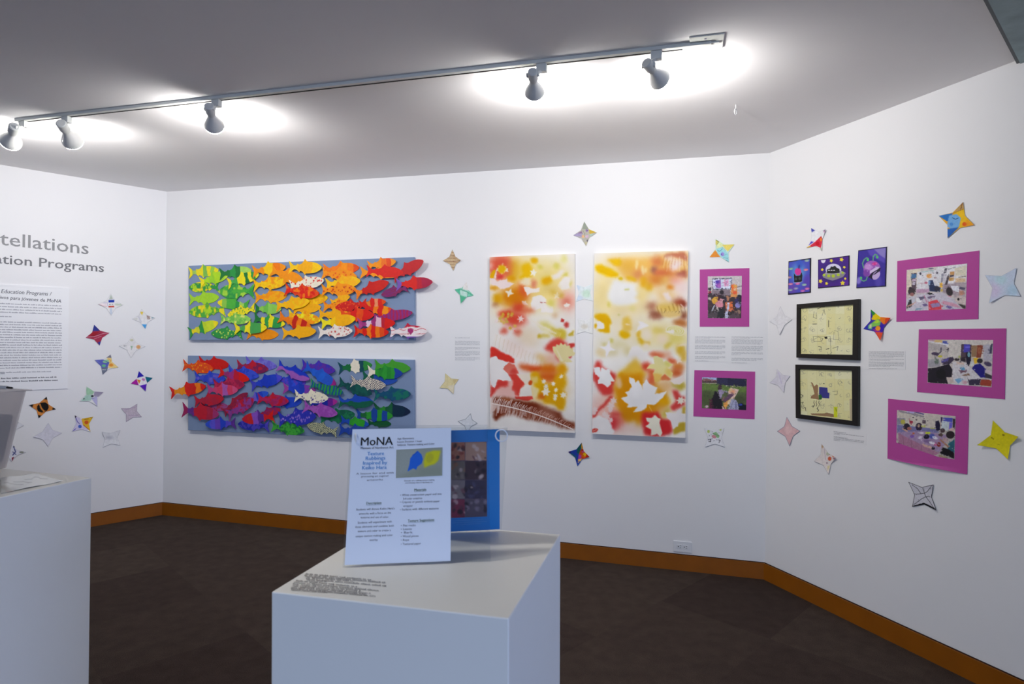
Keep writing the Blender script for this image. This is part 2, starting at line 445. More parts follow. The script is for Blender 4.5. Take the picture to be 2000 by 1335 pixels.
def text_mesh(s, bold=0.0):
    key = (s, bold)
    if key not in _fonts:
        cu = bpy.data.curves.new('t', 'FONT'); cu.body = s; cu.size = 1.0; cu.offset = bold; cu.resolution_u = 2
        o = bpy.data.objects.new('t', cu); col.objects.link(o)
        dg = bpy.context.evaluated_depsgraph_get(); dg.update()
        me = o.evaluated_get(dg).to_mesh()
        vv = np.array([list(v.co) for v in me.vertices]); ff = [list(p.vertices) for p in me.polygons]
        o.to_mesh_clear(); bpy.data.objects.remove(o); bpy.data.curves.remove(cu)
        _fonts[key] = (vv, ff)
    return _fonts[key]
def letters(P, s, x0, y0, x1, y1, cap, d, origin, bold=0.0, ref=None, shear=0.0, anchor='ref'):
    """text laid on plane P so that `ref` (default all of s) spans pixel x0..x1 on the baseline; cap = capital height in pixels"""
    ref = ref or s
    v, f = text_mesh(s); rv, _ = text_mesh(ref); cv, _ = text_mesh('H', 0)
    if bold:      # heavier strokes: the same outlines laid down twice, a little apart
        k_ = len(v); w_ = v.copy(); w_[:, 0] += bold * 1.6; w_[:, 1] += .0; v = np.concatenate([v, w_]); v[k_:, 2] = 1; f = f + [[i + k_ for i in q] for q in f]
    a0, b0 = P.hit(x0, y0, d); a1, b1 = P.hit(x1, y1, d); _, bt = P.hit(x0, y0 - cap, d)
    sx = (a1 - a0) / (rv[:, 0].max() - rv[:, 0].min()); sz = abs(bt - b0) / cv[:, 1].max()
    X = (v[:, 0] - v[:, 0].max()) * sx + a1; k = (b1 - b0) / (a1 - a0)
    Z = v[:, 1] * sz
    X = X + Z * shear
    return np.stack([X - origin[0], -d - v[:, 2] * .00015, Z + b1 + (X - a1) * k - origin[1]], 1), f
def merge(lst):
    V = []; Fc = []; n = 0
    for v, f in lst:
        V.append(np.asarray(v)); Fc += [[i + n for i in q] for q in f]; n += len(v)
    return mesh('text', np.concatenate(V), Fc)
# ---------------------------------------------------------------- ceiling track and lamps
WHITEMETAL = material('white_enamel', 'd9dbd6', .4, noise=.03)
BULBM = material('bulb_reflector_shell', 'e4e4e0', .3, noise=.02)
BLACK = material('black_slot', '15110e', .6)
GLOW = material('glowing_lens', 'ffffff', .4, emit=([1.0, 0.98, 0.945], LAMP_POWER))
GLOW2 = material('dimmer_glowing_lens', 'ffffff', .4, emit=([1.0, 0.98, 0.945], LAMP_POWER * .33))
t0 = on_level(28, 231, ROOM_H); t1 = on_level(1389, 77.5, ROOM_H)
td = (t1 - t0); tl = td.length; TR = Plane(t0, td, UP)
trk = thing('lighting_track', 'long white lighting track fixed along the ceiling', 'track', TR.mat(0, 0))
link('rail', MB().box(0, tl, 0, .032, -.015, -.0005).me('rail'), parent=trk, m=WHITEMETAL)
slot_end = TR.hit(1333, 97)[0]
link('slot', MB().box(.05, slot_end, .020, .0275, -.0165, -.014).me('slot'), parent=trk, m=BLACK)
link('end_tab', MB().box(tl, tl + .03, .006, .022, -.010, -.0005).me('end_tab'), parent=trk, m=WHITEMETAL)
pc = [on_level(x, y, ROOM_H) - t0 for x, y in ((1352, 71), (1415, 63.5), (1409, 96), (1345, 103))]
pcl = [(v.dot(TR.ex), -v.dot(TR.n)) for v in pc]
pcl = [(min(pcl[0][0], pcl[3][0]), pcl[0][1]), (pcl[1][0], pcl[0][1]), (pcl[1][0], pcl[0][1] + .12), (pcl[0][0], pcl[0][1] + .12)]
bevel(link('canopy_plate', MB().prism(pcl, -.005, -.0005).me('canopy_plate'), parent=trk, m=WHITEMETAL), .001)
sc = on_level(1378, 73, ROOM_H) - t0
link('screw', MB().lathe((sc.dot(TR.ex), -sc.dot(TR.n), -.0075), (0, 0, 1), [(0, .004), (.003, .005)], 16).me('screw'), parent=trk, m=material('steel', 'c8ccd0', .25, metal=.9))

WN = -BACK.n   # horizontal direction towards the back wall
def spotlight(label, ad, sk, dm, sz=1.0):
    L = .160 * sz
    az = on_level(ad[0], ad[1], ROOM_H - .03); o = az.copy(); o.z = ROOM_H
    # keep the adapter centred under the track
    s = (o - t0).dot(TR.ex); o = TR.pt(s, 0) + TR.n * -.018; o.z = ROOM_H - .0155
    S = on_level(sk[0], sk[1], ROOM_H - .075)
    r = ray(*dm); best = None
    for k in range(900):
        t = 1.5 + k * .003; D = EYEV + r * t; e = abs((D - S).length - L)
        if D.z < S.z and (D - S).dot(WN) > .03 and (best is None or e < best[0]): best = (e, D)
    D = best[1]; ax = (D - S).normalized()
    root = thing('track_light', label, 'spotlight', Matrix.Translation(o), 'spotlights on the ceiling track')
    Sl = S - o
    sc_ = lambda pr: [(h * sz, r * sz) for h, r in pr]
    ex = TR.ex; wy = -TR.n
    m = MB().box(-.022, .022, -.014, .014, -.034, 0)
    me = m.me('adapter'); me.transform(Matrix(((ex.x, wy.x, 0, 0), (ex.y, wy.y, 0, 0), (0, 0, 1, 0), (0, 0, 0, 1))))
    bevel(link('adapter', me, parent=root, m=WHITEMETAL), .002)
    hinge = Sl + ax * .022
    side = (Vector((0, 0, -.026)) - hinge); 
    link('arm', autosmooth(MB().bar((0, 0, -.028), hinge, .007).me('arm')), parent=root, m=WHITEMETAL)
    link('hinge_knob', autosmooth(MB().lathe(hinge - ex * .027, ex, [(0, .006), (.0, .010), (.054, .010), (.054, .006)], 20).me('hinge_knob')), parent=root, m=WHITEMETAL)
    link('socket', autosmooth(MB().lathe(Sl, ax, sc_([(0, .0165), (.003, .0205), (.044, .0205), (.046, .018), (.058, .017)]), 36).me('socket')), parent=root, m=WHITEMETAL)
    b = link('bulb', autosmooth(MB().lathe(Sl, ax, sc_([(.055, .0145), (.064, .016), (.075, .019), (.09, .0255), (.108, .0345), (.125, .0415), (.134, .0425)]), 48).me('bulb')), parent=root, m=BULBM)
    prof = sc_([(.1345 + .017 * math.sin(a), .0422 * math.cos(a)) for a in [k * math.pi / 2 / 9 for k in range(9)]] + [(.1517, .002)])
    link('glowing_lens', autosmooth(MB().lathe(Sl, ax, prof, 40).me('glowing_lens'), 80), parent=b, m=GLOW2 if sz > 1.15 else GLOW)
    return S, D
LAMPS = [
    ('white spotlight at the left end of the track, cut off by the frame edge', (48, 243), (28, 246), (20, 283), 1.2),
    ('white spotlight tilted to the right beside the leftmost one', (140, 237), (119, 240), (146, 282), 1.22),
    ('white spotlight hanging alone in the middle of the left half of the track', (430, 205), (408, 206), (421, 254), 1.08),
    ('white spotlight hanging nearly straight, second from the right end of the track', (1061, 138), (1040, 139), (1045, 189), 1.0),
    ('white spotlight turned to the right, nearest the ceiling plate', (1282, 108), (1262, 122), (1295, 163), 1.0),
]
for l in LAMPS: spotlight(*l)

hp = on_level(1437, 204, ROOM_H)
hk = MB().bar((0, 0, 0), (0, 0, -.022), .0015, 10).torus((0, 0, -.036), (.75, -.66, 0), .014, .0022)
h = link('ceiling_hook', autosmooth(hk.me('ceiling_hook')), mat=Matrix.Translation(hp - Vector((0, 0, .0005))), m=material('white_hook', 'f4f4f4', .3))
tag(h, 'small white open hook screwed into the ceiling near the right lights', 'hook')

# ---------------------------------------------------------------- wall outlet
oc = [(1315.3, 1054.5), (1351.3, 1057), (1350.3, 1079.5), (1315, 1076)]
oo = origin_of(BACK, oc)
ot = thing('wall_outlet', 'white double power outlet mounted sideways low on the back wall', 'outlet', BACK.mat(*oo))
q = [BACK.hit(*c) for c in oc]; W_ = (q[1][0] - q[0][0]) / 2; H_ = (q[0][1] - q[3][1]) / 2
OUTM = material('outlet_plastic', 'e9eaee', .3)
bevel(link('cover_plate', MB().box(-W_, W_, -.006, -.0005, -H_, H_).me('cover_plate'), parent=ot, m=OUTM), .003, 3)
for k in (-1, 1):
    r = link('receptacle', MB().box(k * .019 - .016, k * .019 + .016, -.0075, -.0055, -.014, .014).me('receptacle'), parent=ot, m=OUTM)
    bevel(r, .001)
    x = k * .019
    hh = MB().box(x + .003, x + .010, -.0082, -.0074, .0045, .0065).box(x + .003, x + .010, -.0082, -.0074, -.0065, -.0045).lathe((x - .007, -.0074, 0), (0, -1, 0), [(0, .003), (.0008, .003)], 12)
    link('contact_slot', hh.me('contact_slot'), parent=r, m=BLACK)

# ---------------------------------------------------------------- fish murals
PIG = pigment('acrylic_paint', .5, .35)
INK = pigment('printed_paper', .45, .3)
CANVAS = pigment('sprayed_canvas', .8, .15)
BOARD = material('blue_grey_board', '7f93b4', .6, noise=.06, scale=6)
TOP = [(0, .17), (.05, .135), (.10, .09), (.17, .046), (.24, .055), (.275, .095), (.31, .068), (.40, .095), (.455, .155), (.49, .215), (.53, .17), (.58, .145), (.68, .14), (.78, .128), (.88, .095), (.95, .055), (1, .018)]
BOT = [(0, -.17), (.05, -.135), (.10, -.095), (.17, -.046), (.25, -.058), (.30, -.095), (.33, -.125), (.36, -.085), (.44, -.115), (.48, -.165), (.51, -.19), (.535, -.15), (.65, -.148), (.78, -.135), (.88, -.10), (.95, -.06), (1, -.02)]
def fish_color(x, y, spec, seed):
    kind, cs = spec[0], spec[1:]
    tail = None
    C = [lin(rgb(c)) for c in cs if isinstance(c, str)]
    out = np.ones(x.shape + (3,)) * C[0]
    n1 = vnoise(x * 9 + seed * 3.1, y * 9 + 5, seed); n2 = vnoise(x * 26 + 9, y * 26 + seed, seed + 3)
    def mixin(mask, c): 
        mask = np.clip(mask, 0, 1)[..., None]; return out * (1 - mask) + c * mask
    if kind == 'm':
        out = mixin((n1 + n2 - .85) * 5, C[1])
        if len(C) > 2: out = mixin((vnoise(x * 14 + 3, y * 14, seed + 11) - .6) * 7, C[2])
    elif kind == 'd':
        rnd = random.Random(seed); m = np.zeros(x.shape)
        for i in range(17):
            cx, cy, r = .08 + i * .053, rnd.uniform(-.12, .14), rnd.uniform(.014, .026)
            m = np.maximum(m, np.clip((r - np.hypot(x - cx, y - cy)) * 140 + .5, 0, 1))
        for i in range(14):
            cx, cy, r = rnd.uniform(.3, .95), rnd.uniform(-.13, .14), rnd.uniform(.009, .018)
            m = np.maximum(m, np.clip((r - np.hypot(x - cx, y - cy)) * 140 + .5, 0, 1))
        out = mixin(m, C[1])
    elif kind == 'b':      # bands from tail to head
        k = len(C); e = np.clip(((x + (n1 - .5) * .05) * k).astype(int), 0, k - 1)
        out = np.array(C)[e]
    elif kind == 's2':     # thin repeated stripes
        e = ((x + (n1 - .5) * .04) * 22).astype(int) % 2
        out = np.array(C)[e]
    elif kind == 't':      # top / bottom halves
        out = mixin((.02 - y + (n1 - .5) * .06) * 60, C[1])
    elif kind == 'c':      # checked weave
        e = ((x * 34).astype(int) + ((y + .5) * 34).astype(int)) % 2
        out = np.array(C)[e]
    elif kind == 'l':      # lengthwise brush lines
        out = mixin((vnoise(x * 4, y * 60, seed) - .5) * 5, C[1])
    elif kind == 'w':      # heart on white
        out = mixin((y - .10) * 80 + (n1 - .5) * 6, C[1]); out = mixin((-.12 - y) * 80, C[3])
        out = mixin((.012 - abs(y - .05 + .02 * np.sin(x * 20))) * 120, C[1]); out = mixin((.010 - abs(y + .06)) * 120, C[1])
        out = mixin((.055 - np.hypot(np.abs(x - .57) - .03, (y - .02) * .9)) * 90, C[2])
        out = mixin((.06 - np.abs(x - .57) - np.abs(y + .03) * .9) * 60, C[2])
    return np.clip(out * (.94 + .12 * n2[..., None]), 0, 1)
def fish_mesh(P, tpx, npx, d, origin, spec, seed, hs=1.0, flip=1):
    ta, tb = P.hit(tpx[0], tpx[1], d); na, nb = P.hit(npx[0], npx[1], d)
    L = math.hypot(na - ta, nb - tb); ux, uy = (na - ta) / L, (nb - tb) / L
    vx, vy = -uy, ux
    if ux < 0: vx, vy = uy, -ux
    rnd = random.Random(seed)
    fin = rnd.uniform(.9, 1.1); k1 = hs * rnd.uniform(.94, 1.05)
    nx, ny = 60, 15
    xs = np.linspace(0, 1, nx + 1)
    top = np.interp(xs, [p[0] for p in TOP], [p[1] for p in TOP]) * k1; bot = np.interp(xs, [p[0] for p in BOT], [p[1] for p in BOT]) * k1
    X, T = np.meshgrid(xs, np.linspace(-1, 1, ny + 1))
    Y = np.where(T > 0, T * top, -T * bot); 
    X2 = X + .055 * (1 - np.abs(T)) * np.clip(1 - X / .16, 0, 1)
    X2 = X2 - .022 * np.clip(1 - np.abs(T) * 3, 0, 1) * np.clip((X - .93) / .07, 0, 1)
    c = fish_color(X2, Y, spec, seed)
    a = ta + X2 * L * ux + Y * L * vx - origin[0]; b = tb + X2 * L * uy + Y * L * vy - origin[1]
    th = .0036; n = a.size
    idx = np.arange(n).reshape(a.shape)
    front = np.stack([a.ravel(), np.full(n, -d), b.ravel()], 1)
    rim = list(idx[0, :-1]) + list(idx[:-1, -1]) + list(idx[-1, :0:-1]) + list(idx[:0:-1, 0])
    back = front[rim].copy(); back[:, 1] += th
    edge = front[rim].copy(); k = len(rim)
    ff = np.stack([idx[:-1, :-1], idx[:-1, 1:], idx[1:, 1:], idx[1:, :-1]], -1).reshape(-1, 4).tolist()
    if flip * (ux * vy - uy * vx) < 0: ff = [q[::-1] for q in ff]
    ff += [(int(rim[i]), n + i, n + (i + 1) % k, int(rim[(i + 1) % k])) for i in range(k)]
    ff.append(tuple(n + i for i in range(k)))
    cc = c.reshape(-1, 3); cols = np.concatenate([cc, cc[rim] * .8])
    return mesh('fish_cutout', np.concatenate([front, back]), ff, cols), (min(tpx[0], npx[0]), max(tpx[0], npx[0]), (tpx[1] + npx[1]) / 2)
def mural(label, corners, fish, view, DB=.03):
    o = origin_of(BACK, corners, DB)
    root = thing('fish_mural', label, 'artwork', BACK.mat(*o), 'painted fish murals on blue boards')
    v, f, c = slab(BACK, corners, DB, .0006, origin=o)
    bevel(link('board', mesh('board', v, f), parent=root, m=BOARD), .004, 3)
    placed = []; ox, oy, s, = view
    for i, fs in enumerate(fish):
        tx, ty, nx, ny = [fs[0] / s + ox, fs[1] / s + oy, fs[2] / s + ox, fs[3] / s + oy]
        lay = 0
        for (bx0, bx1, by0, by1, l) in placed:
            cy0, cy1 = min(ty, ny) - 9, max(ty, ny) + 9
            if min(tx, nx) < bx1 and max(tx, nx) > bx0 and cy0 < by1 and cy1 > by0: lay = max(lay, l + 1)
        lay = min(lay, 5) if lay > 5 else lay
        placed.append((min(tx, nx), max(tx, nx), min(ty, ny) - 9, max(ty, ny) + 9, lay))
        d = DB + .0042 + lay * .0036 + i * .00002
        me, _ = fish_mesh(BACK, (tx, ty), (nx, ny), d, o, fs[4], i * 7 + 3, fs[5] if len(fs) > 5 else 1.0)
        fo = link('fish_cutout', me, parent=root, m=PIG)
        fo['label'] = fs[6] if len(fs) > 6 else fishname(fs[4])
NAMES = [('b5e030', 'lime green'), ('f2e12a', 'yellow'), ('2f9a44', 'green'), ('0c4a35', 'dark green'), ('f59a00', 'orange'), ('f4bf00', 'golden yellow'), ('e05a10', 'deep orange'), ('cf1414', 'red'), ('8c1230', 'maroon'), ('5a2a8c', 'purple'), ('2a3fc0', 'blue'), ('14308a', 'navy blue'), ('f3ead8', 'cream'), ('a84a9a', 'pink'), ('0f6a7a', 'teal'), ('7a70d0', 'lavender')]
def cname(h): return min(NAMES, key=lambda n: float(((rgb(n[0]) - rgb(h)) ** 2).sum()))[1]
def fishname(spec):
    c = [cname(x) for x in spec[1:3]]; k = spec[0]
    two = c[0] if len(c) < 2 or c[0] == c[1] else c[0] + ' and ' + c[1]
    return {'s': 'plain %s fish' % c[0], 'm': 'mottled %s fish' % two, 'd': '%s fish with %s dots' % (c[0], c[-1]), 'b': 'banded %s fish' % two, 's2': 'thinly striped %s fish' % two,
            't': '%s fish with %s belly' % (c[0], c[-1]), 'c': 'checked %s fish' % two, 'l': '%s fish with brushed lines' % two, 'w': 'cream fish with a pink heart'}[k]
Y, LG, G1, G2, DG = 'f6e41c', 'b4e022', '4fb43c', '2d9a45', '1d7a35'
O1, O2, O3, YO, OR, RD, CR_, DR, PK = 'f9b000', 'f79400', 'f47c00', 'fbc800', 'e84a08', 'dd1408', 'c4102c', '9c0c10', 'a03a90'
PU, MA, BL, DB_, LV, CRM, TE = '5b2a90', '8a1a4a', '1f3fc4', '12249c', '6a5cc8', 'f2e8d0', '0e5a70'
M1 = [
 (180, 335, 550, 300, ('b', Y, 'a8d060', Y, Y, '7cc050', Y, '9cd24a', Y)),
 (560, 505, 185, 515, ('m', LG, G2, Y)),
 (315, 455, 680, 345, ('b', Y, LG, '9cd830', LG, 'a8dc38', 'b4e040')),
 (185, 665, 555, 635, ('s', 'a9dc2c')),
 (640, 790, 185, 820, ('m', LG, '4fae3c', Y)),
 (180, 1080, 545, 950, ('b', G2, Y, 'e0e030', G2, 'c8e028', 'd4e42c', 'd4e42c', Y)),
 (560, 350, 960, 305, ('b', DG, DG, G2, DG, 'a8d860', 'b0dc60')),
 (930, 740, 540, 700, ('b', G1, 'a8d860', G2, G1, G1, '8cc84a', Y)),
 (1000, 560, 555, 565, ('m', G1, G2, 'a8d840'), 1.1),
 (660, 468, 1050, 350, ('b', Y, '48ae4c', '48ae4c', Y, Y, DG, Y, G2, Y)),
 (1010, 770, 665, 860, ('d', Y, G2)),
 (1000, 780, 1330, 780, ('b', DG, '8ccc50', '6fc048', '90d055', '8ccc50', 'a0d860'), 1.1),
 (850, 1085, 460, 1085, ('d', G2, 'd8ec60')),
 (570, 910, 950, 910, ('m', '98d858', '70c050', 'e8ec70')),
 (900, 1090, 1295, 1100, ('s', O2)),
 (985, 900, 1375, 970, ('b', DG, DG, Y, G2, Y, G2, G2, Y)),
 (745, 1030, 1150, 1010, ('b', Y, '4fae50', Y, '48a850', '48a850', Y)),
 (970, 320, 1385, 258, ('b', O2, O2, YO, YO, O3, O2)),
 (980, 490, 1400, 435, ('m', O1, YO, O2)),
 (1200, 300, 1610, 440, ('s', O2)),
 (1000, 640, 1400, 615, ('m', O1, O2)),
 (1540, 700, 1908, 640, ('m', O1, YO)),
 (1470, 800, 1823, 755, ('s', O1)),
 (1260, 745, 1680, 685, ('m', YO, O1)),
 (1430, 500, 1858, 425, ('d', CRM, RD), 1.0),
 (1420, 265, 1833, 268, ('b', YO, YO, O1, O1, O1, YO, YO)),
 (1370, 540, 1800, 592, ('m', OR, RD, O3)),
 (1410, 855, 1818, 925, ('m', O1, Y, O2)),
 (1295, 880, 1700, 1010, ('b', O3, O3, O3, 'c41a08', O3, 'c41a08', O3)),
 (1340, 1085, 1760, 1055, ('s', O1)),
 (1850, 300, 2298, 268, ('b', O3, O3, O3, O2, O3, OR)),
 (1830, 335, 2270, 385, ('d', O2, OR), 1.05),
 (1878, 480, 2313, 430, ('m', YO, O1)),
 (1825, 550, 2258, 535, ('d', O2, 'cc2408'), 1.0),
 (1940, 700, 2183, 625, ('s', O1)),
 (1845, 750, 2255, 740, ('d', O2, OR)),
 (1790, 850, 2200, 860, ('s', O1)),
 (2305, 330, 2843, 330, ('s', O2), .8),
 (2400, 250, 2753, 190, ('b', O2, O2, O2, 'f07010', OR, O2)),
 (2710, 395, 3093, 182, ('s', 'c40c18'), 1.1),
 (2385, 310, 2845, 330, ('s', RD), .95),
 (2243, 600, 2663, 448, ('b', O3, 'cc1408', 'cc1408', 'd01a08', 'cc1408'), 1.0, 'red fish with orange tail'),
 (2900, 515, 2573, 608, ('l', '7a2470', MA), 1.0),
 (2753, 480, 3208, 445, ('b', '7a50b0', RD, RD, RD, CR_, 'b01040', 'b01040')),
 (2393, 720, 2000, 765, ('d', 'd01810', 'f05a20')),
 (2293, 730, 2628, 690, ('b', RD, RD, 'e88020', RD, 'f09060', RD, OR)),
 (2353, 760, 2773, 845, ('b', RD, RD, O3, RD, O2, OR, RD)),
 (2473, 905, 2958, 825, ('s2', '8a2a80', 'b01850'), .8),
 (2053, 850, 2483, 855, ('b', OR, OR, RD, OR, RD, RD)),
 (1818, 965, 2253, 898, ('b', Y, Y, YO, O1, O1, O1, YO)),
 (2273, 975, 2743, 955, ('b', 'b03a80', 'a0307a', 'e8c8e0', 'a02a70', 'e8b8c8', 'c01830', RD, RD), 1.0),
 (1788, 1075, 2213, 1052, ('d', 'f4e8dc', 'd03020')),
 (2228, 1055, 2663, 1072, ('b', RD, OR, RD, O3, RD, O3, OR, RD)),
 (2673, 1065, 3138, 1058, ('w', 'f6e8e8', 'd01840', 'b02a70', '7a48b0')),
]
M2 = [
 (450, 175, 850, 218, ('s', 'd01208')),
 (245, 220, 645, 270, ('d', OR, O2), 1.0),
 (395, 380, 800, 400, ('m', '3a4cc8', BL, LV)),
 (80, 580, 545, 492, ('b', RD, O2, O2, RD, 'd81808', O3, RD), .85),
 (1060, 175, 1470, 235, ('m', '7a78d4', LV)),
 (945, 225, 1360, 272, ('m', 'a0204c', '7a1850', CR_)),
 (830, 285, 1235, 362, ('m', BL, '3a50d0')),
 (715, 310, 1110, 405, ('b', RD, '9a2a70', 'a03080', CR_, RD, RD)),
 (640, 475, 1050, 470, ('m', 'a01848', 'c02050')),
 (560, 540, 965, 542, ('b', 'b83a80', 'd04070', 'd83860', 'b05ab0', 'd83860', 'd85080')),
 (1450, 400, 1850, 445, ('m', BL, '5a40c0', '2a50d8'), 1.1),
 (1130, 485, 1540, 375, ('b', '3a40c0', BL, '1438c0', '1438c0', BL, '4a48d0')),
 (1480, 220, 1897, 402, ('t', '1436c0', 'a05ab8')),
 (1550, 520, 1977, 550, ('b', 'a040a0', BL, BL, '1a3cb8', '7a38a8', '8a2a88')),
 (490, 760, 840, 760, ('m', 'b82848', 'a04a88')),
 (395, 690, 780, 652, ('m', CR_, 'b01838')),
 (770, 840, 1090, 580, ('m', 'a81838', '8a1440'), .9),
 (1060, 700, 1360, 575, ('b', '6a50c8', LV, BL, '2a58d0')),
 (820, 870, 1180, 655, ('m', '9c1c50', '8a3a90', CR_), 1.1),
 (1400, 720, 1797, 690, ('s', '2048c8')),
 (1215, 655, 1625, 690, ('m', 'a02060', 'b82058', CR_)),
 (235, 800, 715, 862, ('b', 'a01858', '6a2a88', CR_, CR_, 'b01c40', 'a83070')),
 (940, 975, 540, 990, ('b', PU, '5a48c8', BL, '6a40b8', '5a50d0', '2a50d0')),
 (1375, 1015, 965, 985, ('m', '1a28a0', '4a40b8'), 1.0),
 (1200, 880, 1520, 795, ('m', 'b01838', '8a1c60')),
 (1440, 885, 1020, 925, ('b', RD, 'd01820', PU, '8a50c0', 'c82020', CR_)),
 (1400, 1010, 1830, 1078, ('m', '1d7a35', '3fa838')),
 (1490, 925, 1982, 880, ('d', '2830b0', 'a080d8'), 1.2),
 (1792, 220, 2232, 290, ('m', '3a30b8', '5a2aa0')),
 (1902, 460, 2337, 580, ('s2', '2a9a40', '14508c'), .9),
 (1832, 235, 2242, 468, ('b', '1c58c8', '1c58c8', '2060d0', '1c58c8', '2060d0', '2458c8', '2458c8', 'a02080')),
 (1902, 720, 2262, 692, ('b', DB_, DB_, DB_, DB_, '6a1a90', 'a82a90')),
 (1700, 615, 2142, 650, ('d', 'f4ecd0', '4a2a90')),
 (2032, 915, 2487, 855, ('m', '12604a', '1a7a4c')),
 (1817, 755, 2262, 852, ('m', '9c48b0', 'a85ab8')),
 (2272, 260, 2712, 215, ('b', '0c4a58', '12703a', '12703a', CRM, CRM, '0c4a58', '2a8a38', '2a8a38')),
 (2582, 370, 3042, 412, ('b', '0c6048', '0c6048', '1a4aa0', '1a4aa0', '2050b0', '2050b0')),
 (2742, 225, 3212, 262, ('s', '44a02c')),
 (2652, 305, 3112, 328, ('b', CRM, CRM, '2a9a30', '1f8a2c', '2a9a30', '1f8a2c', '2a9a30', '1a40a0', '1a40a0')),
 (2272, 445, 2712, 592, ('m', '0a4a4c', '0c5a50')),
 (2432, 430, 2892, 485, ('c', CRM, '3a3a58')),
 (2732, 605, 3217, 592, ('m', '0f4f74', '127060')),
 (2272, 695, 2732, 702, ('t', '1a48b8', '0c6048')),
 (2732, 790, 3212, 825, ('b', '14603a', '2a8a30', '14603a', '0a2c44', '0a2c44', '0a2040')),
 (2652, 970, 2962, 985, ('s', '0e5a30')),
 (2502, 865, 2982, 880, ('b', '1a48a0', '1a6a34', '2f9a30', '14449c', '2f9a30', '14449c', '2f9a30')),
 (2302, 935, 2672, 995, ('b', '1a48b0', '1a48b0', '2fa02c', '34a82c', '2fa02c', '1a50b0')),
 (2262, 1095, 1867, 1000, ('c', 'd8d8a8', '3a4a50')),
 (2282, 1060, 2702, 1100, ('s', '1c44a8')),
]
mural('upper blue-grey board covered with overlapping green, yellow, orange and red fish', [(367.5, 518.6), (808.5, 501.5), (809.3, 664.6), (368.3, 664)], M1, (340, 480, 6.357))
mural('lower blue-grey board covered with overlapping red, purple, blue and green fish', [(366.5, 694), (808.0, 702.3), (809.0, 861), (367, 839.6)], M2, (320, 680, 6.675))
